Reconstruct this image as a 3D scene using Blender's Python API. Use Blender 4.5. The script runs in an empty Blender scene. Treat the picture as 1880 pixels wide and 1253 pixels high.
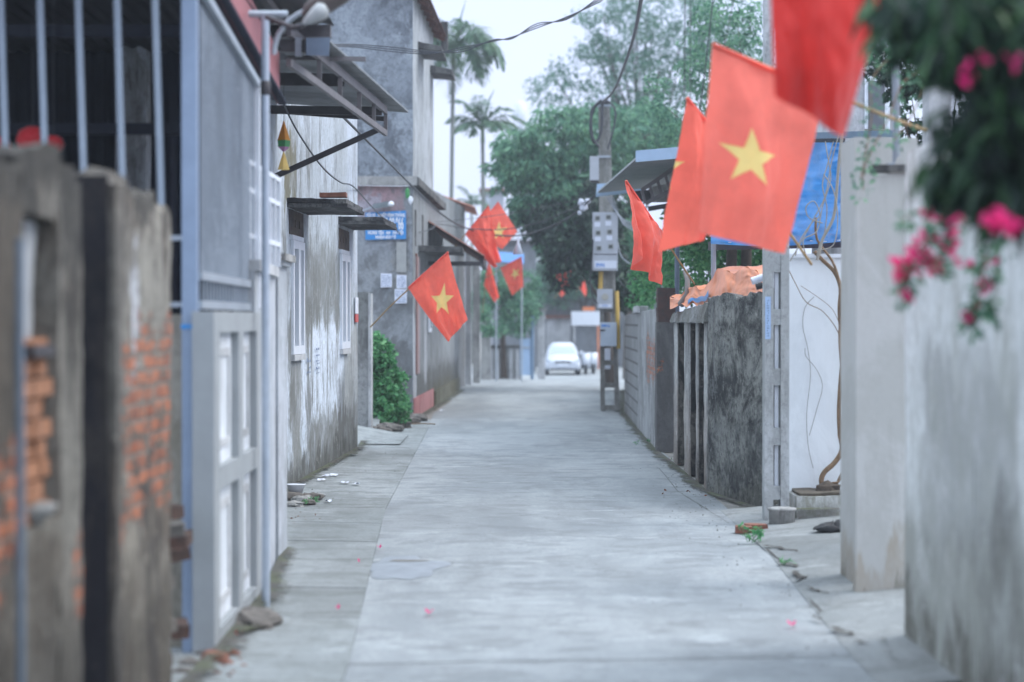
import bpy, math, random
import numpy as np
from mathutils import Vector, noise

# ------------------------------------------------------------------ camera, sky, sun, exposure
SC = bpy.context.scene
COL = SC.collection
FPX = 3917.0                      # focal length in pixels of a 1880 px wide picture (75 mm)
CAMZ = 2.0
PITCH = math.atan(36.5 / FPX)
cam_d = bpy.data.cameras.new('camera'); cam = bpy.data.objects.new('camera', cam_d); COL.objects.link(cam)
cam.location = (0, 0, CAMZ); cam.rotation_euler = (math.pi/2 - PITCH, 0, 0)
cam_d.sensor_width = 36; cam_d.lens = 36 * FPX / 1880
cam_d.clip_start = 0.1; cam_d.clip_end = 2000
cam_d.dof.use_dof = True; cam_d.dof.focus_distance = 26; cam_d.dof.aperture_fstop = 1.15
SC.camera = cam
SUN_EL, SUN_AZ = 52, 82          # degrees: from the right and a little ahead of the camera, veiled by cloud
w = bpy.data.worlds.new('World'); SC.world = w; w.use_nodes = True
nt = w.node_tree; nt.nodes.clear()
o_ = nt.nodes.new('ShaderNodeOutputWorld')
bg1 = nt.nodes.new('ShaderNodeBackground'); bg2 = nt.nodes.new('ShaderNodeBackground'); ad = nt.nodes.new('ShaderNodeAddShader')
sky = nt.nodes.new('ShaderNodeTexSky'); sky.sky_type = 'NISHITA'; sky.sun_disc = False
sky.sun_elevation = math.radians(SUN_EL); sky.sun_rotation = math.radians(SUN_AZ); sky.dust_density = 3; sky.air_density = 1.0
nt.links.new(sky.outputs[0], bg1.inputs[0]); bg1.inputs[1].default_value = 0.05
tc = nt.nodes.new('ShaderNodeTexCoord'); sp = nt.nodes.new('ShaderNodeSeparateXYZ'); nt.links.new(tc.outputs['Generated'], sp.inputs[0])
rp = nt.nodes.new('ShaderNodeValToRGB'); nt.links.new(sp.outputs[2], rp.inputs[0])     # cloud cover: brighter towards the zenith
e = rp.color_ramp.elements
e[0].position = 0.0; e[0].color = (0.44, 0.455, 0.62, 1)
e[1].position = 1.0; e[1].color = (1.24, 1.44, 1.66, 1)
e2 = rp.color_ramp.elements.new(0.20); e2.color = (0.40, 0.425, 0.64, 1)
e3 = rp.color_ramp.elements.new(0.45); e3.color = (0.92, 1.05, 1.22, 1)
cl = nt.nodes.new('ShaderNodeTexNoise'); cl.inputs['Scale'].default_value = 2.2; cl.inputs['Detail'].default_value = 3
nt.links.new(tc.outputs['Generated'], cl.inputs['Vector'])
mx = nt.nodes.new('ShaderNodeMix'); mx.data_type = 'RGBA'; mx.blend_type = 'MULTIPLY'; mx.inputs[0].default_value = 0.12
nt.links.new(rp.outputs[0], mx.inputs[6]); nt.links.new(cl.outputs['Color'], mx.inputs[7]); nt.links.new(mx.outputs[2], bg2.inputs[0])
bg2.inputs[1].default_value = 1.0
nt.links.new(bg1.outputs[0], ad.inputs[0]); nt.links.new(bg2.outputs[0], ad.inputs[1]); nt.links.new(ad.outputs[0], o_.inputs[0])
sd = bpy.data.lights.new('sun', 'SUN'); sun = bpy.data.objects.new('sun', sd); COL.objects.link(sun)
sd.energy = 1.1; sd.angle = math.radians(45); sd.color = (1, 0.96, 0.92)
az = math.radians(SUN_AZ); el = math.radians(SUN_EL)
sdir = Vector((math.sin(az)*math.cos(el), math.cos(az)*math.cos(el), math.sin(el)))
sun.rotation_euler = sdir.to_track_quat('Z', 'Y').to_euler()
SC.view_settings.view_transform = 'Standard'; SC.view_settings.look = 'None'
SC.view_settings.exposure = 0.85; SC.view_settings.gamma = 1
SC.cycles.use_denoising = True
SC.cycles.max_bounces = 6; SC.cycles.transparent_max_bounces = 8
SC.cycles.sample_clamp_indirect = 4

# ------------------------------------------------------------------ helpers
rnd = random.Random(7)
_c, _s = math.cos(PITCH), math.sin(PITCH)
def W(px, py, D):
    """point at depth D (metres along the alley) that the photograph shows at px, py"""
    a = (px - 940) / FPX; b = -(py - 626.5) / FPX
    y = _c + b * _s; z = -_s + b * _c
    return Vector((a * D / y, D, CAMZ + z * D / y))
def G(px, py):
    """ground point at that pixel (x, depth)"""
    p = W(px, py, 1.0); k = CAMZ / (CAMZ - p.z)
    return p.x * k, k
def XA(px, D): return W(px, 590, D).x
def ZA(py, D): return W(940, py, D).z
def gz(y):
    t = min(1, max(0, (y - 70) / 22.0)); return -0.42 * t * t * (3 - 2 * t)
def lin(r, g, b):
    return tuple(((c/255)/12.92 if c <= 10.31 else ((c/255 + .055)/1.055)**2.4) for c in (r, g, b)) + (1,)

WL = {}
def _fin(o, loc, parent):
    if parent is not None:
        o.parent = parent; o.location = Vector(loc) - WL[parent.name]
    else: o.location = loc
    WL[o.name] = Vector(loc); COL.objects.link(o); return o
def thing(name, label, cat, loc, group=None):
    o = bpy.data.objects.new(name, None); o.empty_display_size = 0.2
    _fin(o, loc, None); return tag(o, label, cat, group)
def tag(o, label, cat, group=None):
    o['label'] = label; o['category'] = cat
    if group: o['group'] = group
    return o
def kind(o, k='structure', label=None):
    o['kind'] = k
    if label: o['label'] = label
    return o

class MB:
    def __init__(s): s.v = []; s.f = []; s.sm = []; s.mi = []
    def add(s, verts, faces, smooth=False, mi=0):
        n = len(s.v); s.v.extend([tuple(p) for p in verts])
        s.f.extend([tuple(i + n for i in f) for f in faces]); s.sm.extend([smooth]*len(faces)); s.mi.extend([mi]*len(faces)); return s
    def hexa(s, c, n=(1, 1, 1), jit=0.0, js=3.0, topj=0.0, smooth=None, mi=0):
        """c: 8 corners (x0y0z0, x1y0z0, x1y1z0, x0y1z0, then the top four)"""
        c = [Vector(p) for p in c]
        def T(u, v, w_):
            a = c[0].lerp(c[1], u).lerp(c[3].lerp(c[2], u), v); b = c[4].lerp(c[5], u).lerp(c[7].lerp(c[6], u), v)
            p = a.lerp(b, w_)
            if jit or topj:
                q = Vector((noise.noise(p*js), noise.noise(p*js + Vector((31, 7, 3))), noise.noise(p*js + Vector((5, 77, 19)))))
                q += 0.5 * Vector((noise.noise(p*js*3.1), noise.noise(p*js*3.1 + Vector((9, 2, 3))), 0))
                p = p + q * jit
                if topj: p.z += topj * w_**4 * (noise.noise(p*js*0.6) + 0.7*noise.noise(p*js*2.2))
            return p
        nu, nv, nw = n
        if smooth is None: smooth = jit > 0
        def grid(fn, a, b, flip):
            vs = [fn(i/a, j/b) for j in range(b+1) for i in range(a+1)]
            fs = []
            for j in range(b):
                for i in range(a):
                    q = (j*(a+1)+i, j*(a+1)+i+1, (j+1)*(a+1)+i+1, (j+1)*(a+1)+i)
                    fs.append(q[::-1] if flip else q)
            s.add(vs, fs, smooth, mi)
        grid(lambda u, v: T(u, v, 0), nu, nv, True); grid(lambda u, v: T(u, v, 1), nu, nv, False)
        grid(lambda u, w_: T(u, 0, w_), nu, nw, False); grid(lambda u, w_: T(u, 1, w_), nu, nw, True)
        grid(lambda v, w_: T(0, v, w_), nv, nw, True); grid(lambda v, w_: T(1, v, w_), nv, nw, False)
        return s
    def box(s, x0, x1, y0, y1, z0, z1, **k):
        return s.hexa([(x0,y0,z0),(x1,y0,z0),(x1,y1,z0),(x0,y1,z0),(x0,y0,z1),(x1,y0,z1),(x1,y1,z1),(x0,y1,z1)], **k)
    def slab(s, p0, p1, th, z0, z1, z1b=None, res=None, **k):
        """upright wall from p0 to p1 (x,y); th: thickness to the left of travel (negative: right)"""
        if z1b is None: z1b = z1
        a = Vector(p0); b = Vector(p1); d = (b-a); L = d.length; d.normalize(); nrm = Vector((-d.y, d.x)) * th
        c, e_ = b + nrm, a + nrm
        if th < 0:   # keep faces outward
            pts = [e_, c, b, a]; zt = [z1, z1b, z1b, z1]
        else: pts = [a, b, c, e_]; zt = [z1, z1b, z1b, z1]
        if isinstance(z0, tuple): zb = [z0[0], z0[1], z0[1], z0[0]]
        else: zb = [z0]*4
        if res: k['n'] = (max(1, int(L/res)), max(1, int(abs(th)/res)), max(1, int((z1 - min(zb))/res)))
        return s.hexa([(p.x, p.y, z) for p, z in zip(pts, zb)] + [(p.x, p.y, z) for p, z in zip(pts, zt)], **k)
    def beam(s, p0, p1, w_, h=None, up=(0,0,1), mi=0):
        h = h or w_; a = Vector(p0); b = Vector(p1); d = (b-a).normalized(); u = Vector(up)
        if abs(d.dot(u)) > .98: u = Vector((0, 1, 0))
        r = d.cross(u).normalized() * w_/2; u = r.cross(d).normalized() * h/2
        return s.hexa([a-r-u, b-r-u, b+r-u, a+r-u, a-r+u, b-r+u, b+r+u, a+r+u][0:8] if False else [a+r-u, b+r-u, b-r-u, a-r-u, a+r+u, b+r+u, b-r+u, a-r+u], mi=mi)
    def tube(s, pts, r, seg=8, caps=True, smooth=True, mi=0):
        pts = [Vector(p) for p in pts]; n = len(pts)
        rr = r if isinstance(r, (list, tuple)) else [r]*n
        vs = []; fr = None
        for i, p in enumerate(pts):
            d = (pts[min(i+1, n-1)] - pts[max(i-1, 0)]).normalized()
            if fr is None:
                fr = d.cross(Vector((0, 0, 1)) if abs(d.z) < .9 else Vector((1, 0, 0))).normalized()
            else: fr = (fr - d * fr.dot(d)).normalized()
            q = d.cross(fr)
            for k in range(seg):
                t = 2*math.pi*k/seg; vs.append(p + (fr*math.cos(t) + q*math.sin(t)) * rr[i])
        fs = [(i*seg+k, i*seg+(k+1) % seg, (i+1)*seg+(k+1) % seg, (i+1)*seg+k) for i in range(n-1) for k in range(seg)]
        s.add(vs, fs, smooth, mi)
        if caps: s.add(vs[:seg], [tuple(range(seg))[::-1]], False, mi); s.add(vs[-seg:], [tuple(range(seg))], False, mi)
        return s
    def lathe(s, c, prof, seg=16, mi=0, smooth=True, jit=0):
        vs = []
        for r, z in prof:
            for k in range(seg):
                t = 2*math.pi*k/seg; j = 1 + jit*noise.noise(Vector((math.cos(t)*2, math.sin(t)*2, z*4 + c[0]*5)))
                vs.append((c[0]+r*j*math.cos(t), c[1]+r*j*math.sin(t), c[2]+z))
        n = len(prof)
        fs = [(i*seg+k, i*seg+(k+1) % seg, (i+1)*seg+(k+1) % seg, (i+1)*seg+k) for i in range(n-1) for k in range(seg)]
        return s.add(vs, fs, smooth, mi)
    def quad(s, a, b, c, d, mi=0): return s.add([a, b, c, d], [(0, 1, 2, 3)], False, mi)
    def surf(s, fn, nu, nv, smooth=True, mi=0):
        vs = [fn(i/nu, j/nv) for j in range(nv+1) for i in range(nu+1)]
        fs = [(j*(nu+1)+i, j*(nu+1)+i+1, (j+1)*(nu+1)+i+1, (j+1)*(nu+1)+i) for j in range(nv) for i in range(nu)]
        return s.add(vs, fs, smooth, mi)
    def rock(s, c, r, seed=0, sq=(1, 1, .6), mi=0):
        vs = []; n, m = 9, 6
        for i in range(m+1):
            ph = math.pi*i/m
            for k in range(n):
                t = 2*math.pi*k/n; d = Vector((math.sin(ph)*math.cos(t), math.sin(ph)*math.sin(t), math.cos(ph)))
                q = r*(1 + .45*noise.noise(d*1.6 + Vector((seed*3.7, seed, 1))))
                vs.append((c[0]+d.x*q*sq[0], c[1]+d.y*q*sq[1], c[2]+d.z*q*sq[2]))
        fs = [(i*n+k, (i+1)*n+k, (i+1)*n+(k+1) % n, i*n+(k+1) % n) for i in range(m) for k in range(n)]
        return s.add(vs, fs, False, mi)
    def build(s, name, mats, parent=None, loc=None, bevel=0):
        if loc is None: loc = WL[parent.name] if parent is not None else Vector((0, 0, 0))
        loc = Vector(loc)
        me = bpy.data.meshes.new(name)
        a = np.array(s.v, dtype=np.float64) - np.array(loc)
        me.from_pydata(a.tolist(), [], s.f)
        me.polygons.foreach_set('use_smooth', s.sm); me.polygons.foreach_set('material_index', s.mi)
        for m in (mats if isinstance(mats, (list, tuple)) else [mats]): me.materials.append(m)
        me.update()
        o = bpy.data.objects.new(name, me); _fin(o, loc, parent)
        if bevel:
            b = o.modifiers.new('bevel', 'BEVEL'); b.width = bevel; b.segments = 2; b.limit_method = 'ANGLE'
        return o

# ------------------------------------------------------------------ materials
class NM:
    def __init__(s, name):
        s.m = bpy.data.materials.new(name); s.m.use_nodes = True; s.t = s.m.node_tree; s.t.nodes.clear()
        s.out = s.n('ShaderNodeOutputMaterial'); s.b = s.n('ShaderNodeBsdfPrincipled'); s.l(s.b.outputs[0], s.out.inputs[0])
        s.tc = s.n('ShaderNodeTexCoord'); s.b.inputs['Roughness'].default_value = .85
        s.b.inputs['Specular IOR Level'].default_value = .3
    def n(s, t, **k):
        x = s.t.nodes.new(t)
        for a, b in k.items(): setattr(x, a, b)
        return x
    def l(s, a, b): s.t.links.new(a, b)
    def map(s, sc, loc=(0, 0, 0), src=None):
        m = s.n('ShaderNodeMapping'); m.inputs['Scale'].default_value = sc; m.inputs['Location'].default_value = loc
        s.l(src or s.tc.outputs['Object'], m.inputs[0]); return m.outputs[0]
    def noise(s, sc, scale=1.0, detail=5, rough=.6, loc=(0, 0, 0), dist=0):
        x = s.n('ShaderNodeTexNoise'); s.l(s.map(sc, loc), x.inputs['Vector'])
        x.inputs['Scale'].default_value = scale; x.inputs['Detail'].default_value = detail; x.inputs['Roughness'].default_value = rough
        x.inputs['Distortion'].default_value = dist; return x.outputs[0]
    def ramp(s, src, stops):
        r = s.n('ShaderNodeValToRGB'); s.l(src, r.inputs[0]); e = r.color_ramp.elements
        while len(e) < len(stops): e.new(.5)
        for x, (p, c) in zip(e, stops):
            x.position = p; x.color = c if isinstance(c, tuple) else (c, c, c, 1)
        return r.outputs[0]
    def mix(s, fac, a, b, blend='MIX'):
        m = s.n('ShaderNodeMix', data_type='RGBA', blend_type=blend)
        for v, i in ((fac, 0), (a, 6), (b, 7)):
            if isinstance(v, (int, float, tuple)): m.inputs[i].default_value = v
            else: s.l(v, m.inputs[i])
        return m.outputs[2]
    def math(s, op, a, b=None, clamp=False):
        m = s.n('ShaderNodeMath', operation=op); m.use_clamp = clamp
        for v, i in ((a, 0), (b, 1)):
            if v is None: continue
            if isinstance(v, (int, float)): m.inputs[i].default_value = v
            else: s.l(v, m.inputs[i])
        return m.outputs[0]
    def xyz(s, src=None):
        x = s.n('ShaderNodeSeparateXYZ'); s.l(src or s.tc.outputs['Object'], x.inputs[0]); return x.outputs
    def bump(s, h, strength=.4, dist=.01):
        b = s.n('ShaderNodeBump'); b.inputs['Strength'].default_value = strength; b.inputs['Distance'].default_value = dist
        s.l(h, b.inputs['Height']); s.l(b.outputs[0], s.b.inputs['Normal']); return b
    def color(s, c):
        if isinstance(c, tuple): s.b.inputs['Base Color'].default_value = c
        else: s.l(c, s.b.inputs['Base Color'])

def band(N, val, a0, a1, soft):
    """1 between a0 and a1 with soft edges"""
    u = N.math('DIVIDE', N.math('SUBTRACT', val, a0), soft, True); v = N.math('DIVIDE', N.math('SUBTRACT', a1, val), soft, True)
    return N.math('MULTIPLY', u, v, True)

def weathered(name, base, light, dark, streak=.8, dirt=.5, zones=(), bricks=(), moss=None, moss_h=.4, seed=0, vert=.8, fleck=.5, bumpk=.7):
    """cement render aged outdoors: peeled light patches, rain drips, dark specks and pale flecks, then stains and bare bricks
       zones: (axis, lo, hi, z0, z1, colour, amount, softness); bricks: (axis, lo, hi, z0, z1)"""
    N = NM(name); o = (seed*3.1, seed*1.7, seed*.9); x = N.xyz()
    peel = N.noise((1.5, .7, .8), 1.0, 9, .74, o, .7); col = N.mix(N.ramp(peel, [(.46, 0.), (.545, 1.)]), base, light)
    st = N.noise((4.2*min(1, .6/vert), 2.0*min(1, .7/vert), vert), 1.0, 9, .76, (o[0]+3, o[1], 1), .5)
    fine = N.noise((1, 1, 1), 13, 8, .82, o)
    edge = N.noise((3.2, 2.2, 1.6), 1.0, 8, .78, o); e5 = N.math('SUBTRACT', edge, .5); s5 = N.math('SUBTRACT', st, .5)
    for (ax, lo, hi, z0, z1, c, amt, soft) in zones:
        v0 = x[0] if ax == 'x' else x[1]
        v = N.math('ADD', v0, N.math('MULTIPLY', e5, 1.2)); zz = N.math('ADD', N.math('ADD', x[2], N.math('MULTIPLY', s5, 2.2)), N.math('MULTIPLY', e5, .5))
        m = N.math('MULTIPLY', band(N, v, lo, hi, soft*.6), band(N, zz, z0, z1, soft*.6))
        m = N.math('MULTIPLY', m, N.math('MULTIPLY', N.ramp(edge, [(.36, .5), (.52, 1.)]), amt))
        col = N.mix(m, col, c)
    low = N.ramp(N.noise((.8, .5, .6), 1.0, 6, .7, (o[0], 7, o[2]), .6), [(.40, .15), (.56, 1.)])
    col = N.mix(N.math('MULTIPLY', N.math('MULTIPLY', N.ramp(st, [(.485, 0.), (.57, 1.)]), low), streak), col, dark)
    col = N.mix(N.math('MULTIPLY', N.ramp(fine, [(.50, 0.), (.585, 1.)]), dirt), col, dark)
    fl = N.noise((1, .8, .7), 6, 9, .82, (o[0], 2, o[2]+6)); pale = tuple(min(.72, v*1.35+.03) for v in light[:3])+(1,)
    col = N.mix(N.math('MULTIPLY', N.ramp(fl, [(.60, 0.), (.63, 1.)]), fleck), col, pale)
    if moss:
        h = N.math('ADD', x[2], N.math('MULTIPLY', s5, moss_h*2)); col = N.mix(N.ramp(N.math('DIVIDE', h, moss_h), [(.1, .85), (.7, 0.)]), col, moss)
    hgt = N.math('ADD', fine, N.math('MULTIPLY', peel, 3.0))
    for (ax, lo, hi, z0, z1) in bricks:
        v0 = x[0] if ax == 'x' else x[1]
        v = N.math('ADD', v0, N.math('MULTIPLY', e5, 1.1)); zz = N.math('ADD', x[2], N.math('MULTIPLY', e5, 1.1))
        m = N.math('MULTIPLY', N.math('MULTIPLY', band(N, v, lo, hi, .04), band(N, zz, z0, z1, .04)), N.ramp(N.noise((2.2, 1.6, 3.5), 2.0, 6, .75, (4, 1, 2)), [(.455, 0.), (.50, 1.)]))
        cb = N.n('ShaderNodeCombineXYZ'); N.l(N.math('ADD', N.math('ADD', x[0], x[1]), N.math('MULTIPLY', e5, .03)), cb.inputs[0]); N.l(N.math('ADD', x[2], N.math('MULTIPLY', e5, .02)), cb.inputs[1])
        bt = N.n('ShaderNodeTexBrick'); N.l(cb.outputs[0], bt.inputs[0]); bt.inputs['Scale'].default_value = 1
        bt.inputs['Brick Width'].default_value = .2; bt.inputs['Row Height'].default_value = .08; bt.inputs['Mortar Size'].default_value = .014
        bt.inputs['Mortar Smooth'].default_value = .5; bt.inputs['Bias'].default_value = 0
        bt.inputs['Color1'].default_value = lin(196, 122, 88); bt.inputs['Color2'].default_value = lin(150, 90, 68); bt.inputs['Mortar'].default_value = lin(132, 124, 114)
        bc = N.mix(N.math('MULTIPLY', N.ramp(fine, [(.48, 0.), (.6, 1.)]), .55), bt.outputs[0], tuple(v*1.6 for v in dark[:3])+(1,))
        col = N.mix(m, col, bc)
        hgt = N.math('ADD', hgt, N.math('MULTIPLY', N.math('ADD', bt.outputs['Fac'], .8), N.math('MULTIPLY', m, -1.6)))
    N.color(col); N.bump(hgt, bumpk, .014); N.b.inputs['Roughness'].default_value = .92
    return N.m
def plaster(name, base, light, dark, streak=.5, dirt=.5, moss=None, moss_h=.4, seed=0, bricks=(), zones=()):
    return weathered(name, base, light, dark, min(1, streak*1.1), min(.8, dirt*.9), zones, bricks, moss, moss_h, seed)
def zoned(name, cols, zones, seed=0, streak=.8, dirt=.4, bricks=(), vert=.6, fleck=.5, bumpk=.7):
    return weathered(name, cols[0], cols[1], cols[2], streak, dirt, zones, bricks, None, .4, seed, vert, fleck, bumpk)

def plain(name, c, rough=.6, metal=0., var=.25, scale=6, dark=None, bump=.2, spec=.4, sc=(1, 1, 1)):
    N = NM(name); nz = N.noise(sc, scale, 5, .7)
    d = dark or tuple(v*(1-var) for v in c[:3]) + (1,)
    N.color(N.mix(N.ramp(nz, [(.35, 0.), (.7, 1.)]), c, d)); N.b.inputs['Roughness'].default_value = rough
    N.b.inputs['Metallic'].default_value = metal; N.b.inputs['Specular IOR Level'].default_value = spec
    if bump: N.bump(nz, bump, .005)
    return N.m

def leafmat(name, stops, transl=.35, rough=.5):
    N = NM(name); g = N.n('ShaderNodeNewGeometry'); nz = N.noise((1, 1, 1), 1.3, 3, .6)
    f = N.math('ADD', N.math('MULTIPLY', g.outputs['Random Per Island'], .6), N.math('MULTIPLY', nz, .5))
    col = N.ramp(f, stops); N.color(col); N.b.inputs['Roughness'].default_value = rough; N.b.inputs['Specular IOR Level'].default_value = .35
    tr = N.n('ShaderNodeBsdfTranslucent'); N.l(col, tr.inputs[0]); ms = N.n('ShaderNodeMixShader'); ms.inputs[0].default_value = transl
    N.l(N.b.outputs[0], ms.inputs[1]); N.l(tr.outputs[0], ms.inputs[2]); N.l(ms.outputs[0], N.out.inputs[0])
    return N.m

def clothmat(name, c, transl=.45, rough=.6):
    N = NM(name); nz = N.noise((1, 1, 1), 3, 4, .6); d = tuple(v*.8 for v in c[:3])+(1,)
    col = N.mix(N.ramp(nz, [(.4, 0.), (.7, 1.)]), c, d); N.color(col); N.b.inputs['Roughness'].default_value = rough
    N.b.inputs['Sheen Weight'].default_value = .3
    tr = N.n('ShaderNodeBsdfTranslucent'); N.l(col, tr.inputs[0]); ms = N.n('ShaderNodeMixShader'); ms.inputs[0].default_value = transl
    wv = N.noise((1, 1, 1), 5, 4, .6); N.bump(wv, .35, .02)
    N.l(N.b.outputs[0], ms.inputs[1]); N.l(tr.outputs[0], ms.inputs[2]); N.l(ms.outputs[0], N.out.inputs[0])
    return N.m

def glassmat(name, c=(.02, .03, .04, 1)):
    N = NM(name); N.color(c); N.b.inputs['Roughness'].default_value = .12; N.b.inputs['Specular IOR Level'].default_value = .8
    return N.m

M = {}
M['concrete'] = plaster('concrete', (.30,.30,.29,1), (.38,.38,.37,1), (.12,.12,.115,1), .6, .35, seed=3)
M['concrete_dark'] = plaster('concrete_dark', (.075,.074,.072,1), (.15,.15,.145,1), (.025,.025,.027,1), .8, .6, seed=5)
M['pale_concrete'] = plaster('pale_concrete', (.40,.41,.42,1), (.52,.53,.54,1), (.22,.22,.22,1), .4, .25, seed=6)
M['white_paint'] = plain('white_paint', (.74,.78,.84,1), .45, 0, .12)
M['galv'] = plain('galvanised_steel', (.40,.45,.50,1), .4, .3, .2, spec=.5)
M['galv_blue'] = plain('painted_pale_blue_steel', (.28,.335,.40,1), .4, .1, .15)
M['steel_dark'] = plain('dark_steel', (.07,.065,.07,1), .55, .2, .4)
M['frame_steel'] = plain('dusty_steel_frame', (.16,.15,.155,1), .6, .1, .3)
M['sheet'] = plain('roofing_sheet', (.20,.22,.24,1), .45, .2, .35, scale=3)
M['sheet_light'] = plaster('pale_wall_sheet', (.17,.20,.24,1), (.215,.25,.295,1), (.09,.105,.125,1), .35, .05, seed=90)
M['fascia'] = plain('blue_grey_fascia', (.30,.42,.56,1), .4, .1, .12)
M['wood'] = plain('pole_wood', (.42,.28,.13,1), .6, 0, .35, scale=20)
M['bark'] = plain('bark', (.09,.07,.055,1), .9, 0, .5, scale=12, bump=.6)
M['vinebark'] = plain('vine_bark', (.26,.17,.10,1), .8, 0, .5, scale=25, bump=.5)
M['black'] = plain('black_rubber', (.02,.02,.022,1), .6, 0, .3)
M['wire'] = plain('cable_sheath', (.055,.06,.07,1), .5, 0, .3)
M['wire_grey'] = plain('grey_cable_sheath', (.30,.33,.38,1), .5, 0, .3)
M['red_cloth'] = clothmat('red_flag_cloth', (.97,.165,.11,1), .45)
M['red_pale'] = clothmat('haze_paled_red_flag_cloth', (.97,.20,.145,1), .5)  # haze and backlight on the biggest flag put into its paler red
M['red_shaded'] = clothmat('shaded_red_flag_cloth', (.66,.030,.022,1), .25)  # tree shade on the nearest flag put into the darker cloth colour
M['yellow_cloth'] = clothmat('yellow_star_cloth', (.95,.72,.26,1), .4)
M['glass'] = glassmat('window_glass', (.03,.05,.07,1))
M['glass_pale'] = glassmat('windscreen_glass', (.32,.38,.46,1))
M['car_white'] = plain('white_car_paint', (.52,.56,.62,1), .22, 0, .03, bump=0, spec=.6)
M['brickred'] = plain('old_brick', (.26,.11,.075,1), .9, 0, .5, scale=9, bump=.5)
M['dirt'] = plain('soil', (.10,.085,.065,1), .95, 0, .5, scale=8, bump=.8)
M['rubble'] = plain('rubble_stone', (.17,.155,.14,1), .95, 0, .6, scale=9, bump=.8)
M['tile'] = plain('roof_tile', (.20,.085,.06,1), .85, 0, .6, scale=7, bump=.4)
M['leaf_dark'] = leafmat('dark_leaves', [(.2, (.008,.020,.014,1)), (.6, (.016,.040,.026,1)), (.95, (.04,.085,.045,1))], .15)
M['leaf_near'] = leafmat('near_shaded_leaves', [(.2, (.006,.018,.016,1)), (.55, (.018,.05,.03,1)), (.9, (.07,.17,.06,1))], .35)  # shade of the near crown put into the dark leaf colour
M['leaf_mid'] = leafmat('mid_green_leaves', [(.2, (.028,.095,.06,1)), (.5, (.095,.235,.155,1)), (.95, (.22,.42,.23,1))], .4)
M['leaf_pale'] = leafmat('pale_feathery_leaves', [(.2, (.045,.14,.09,1)), (.6, (.10,.22,.16,1)), (.95, (.19,.33,.22,1))], .4)
M['leaf_bush'] = leafmat('bright_bush_leaves', [(.2, (.025,.11,.045,1)), (.5, (.075,.28,.11,1)), (.95, (.20,.46,.19,1))], .35)
M['leaf_palm'] = leafmat('palm_leaves', [(.2, (.07,.14,.09,1)), (.6, (.12,.215,.14,1)), (.95, (.21,.32,.18,1))], .35)  # green lightened: distance haze put into the leaf colour
M['magenta'] = leafmat('bougainvillea_bracts', [(.2, (.70,.006,.14,1)), (.6, (.95,.02,.25,1)), (.95, (.97,.12,.36,1))], .5)
M['coral'] = leafmat('coral_blossom', [(.2, (.75,.05,.04,1)), (.9, (.85,.18,.12,1))], .3)
M['tarp_orange'] = clothmat('orange_tarpaulin', (.86,.27,.095,1), .12, .5)
M['tarp_blue'] = clothmat('blue_tarpaulin', (.02,.24,.62,1), .3, .35)
M['paper'] = plain('paper', (.66,.70,.80,1), .7, 0, .06, bump=0)
M['ink'] = plain('faded_ink', (.17,.23,.36,1), .7, 0, .2, bump=0)
M['sign_blue'] = plain('blue_sign_board', (.04,.26,.62,1), .45, 0, .15, bump=0)
M['sign_white'] = plain('white_sign_lettering', (.78,.82,.88,1), .5, 0, .05, bump=0)
M['box_grey'] = plain('grey_plastic_box', (.44,.47,.52,1), .5, 0, .15, scale=4)
M['box_blue'] = plain('blue_label', (.10,.25,.60,1), .5, 0, .1, bump=0)
M['yellow'] = plain('yellow_conduit_plastic', (.60,.40,.10,1), .5, 0, .15)
M['pink'] = plain('pinkish_board', (.36,.13,.14,1), .6, .1, .25, scale=3)
M['shed_dark'] = plain('shade_darkened_blue_tin', (.005,.011,.030,1), .6, .1, .4)  # blue-black tin; shade inside the shed is put into the colour too
M['lantern_red'] = clothmat('red_lantern_paper', (.55,.012,.02,1), .2)
M['orange'] = clothmat('orange_paper', (.80,.32,.02,1), .3)
M['green_paper'] = clothmat('green_paper', (.06,.30,.10,1), .2)
M['violet_paper'] = clothmat('violet_paper', (.45,.20,.40,1), .2)

M['ramp'] = None
# road and ground
def roadmat(name, a, b, d, seed=0, island=0):
    N = NM(name); o = (seed*5.3, seed, 0)
    c = N.mix(N.ramp(N.noise((.55, .20, 1), 1.0, 7, .7, o, .4), [(.42, 0.), (.56, 1.)]), a, b)
    s1 = N.noise((1.1, 1.6, 1), 1.5, 8, .76, o, .5); c = N.mix(N.math('MULTIPLY', N.ramp(s1, [(.49, 0.), (.60, 1.)]), .5), c, d)
    s2 = N.noise((.8, 1.7, 1), 1.3, 8, .8, (o[0]+4, 3, 1), .3); c = N.mix(N.math('MULTIPLY', N.ramp(s2, [(.575, 0.), (.62, 1.)]), .55), c, tuple(min(1, v*1.45) for v in b[:3])+(1,))
    s3 = N.noise((1, 1, 1), 30, 8, .85, o); c = N.mix(N.math('MULTIPLY', N.ramp(s3, [(.49, 0.), (.60, 1.)]), .5), c, d)
    s4 = N.noise((.8, .16, 1), .8, 5, .65, (o[0]+11, 1, 2), .4); c = N.mix(N.math('MULTIPLY', N.ramp(s4, [(.50, 0.), (.62, 1.)]), .35), c, d)
    s5 = N.noise((1, 1, 1), 7, 8, .8, (o[0], 9, 2)); c = N.mix(N.math('MULTIPLY', N.ramp(s5, [(.60, 0.), (.66, 1.)]), .5), c, tuple(v*.55 for v in d[:3])+(1,))
    if island:
        g = N.n('ShaderNodeObjectInfo'); at_ = N.n('ShaderNodeAttribute'); at_.attribute_name = 'tone'; c = N.mix(N.math('MULTIPLY', at_.outputs['Fac'], island), c, tuple(v*.8 for v in d[:3])+(1,))
    N.color(c); N.b.inputs['Roughness'].default_value = .78; N.bump(N.math('ADD', s3, N.math('MULTIPLY', s1, 2.5)), .6, .012)
    return N.m
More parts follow.
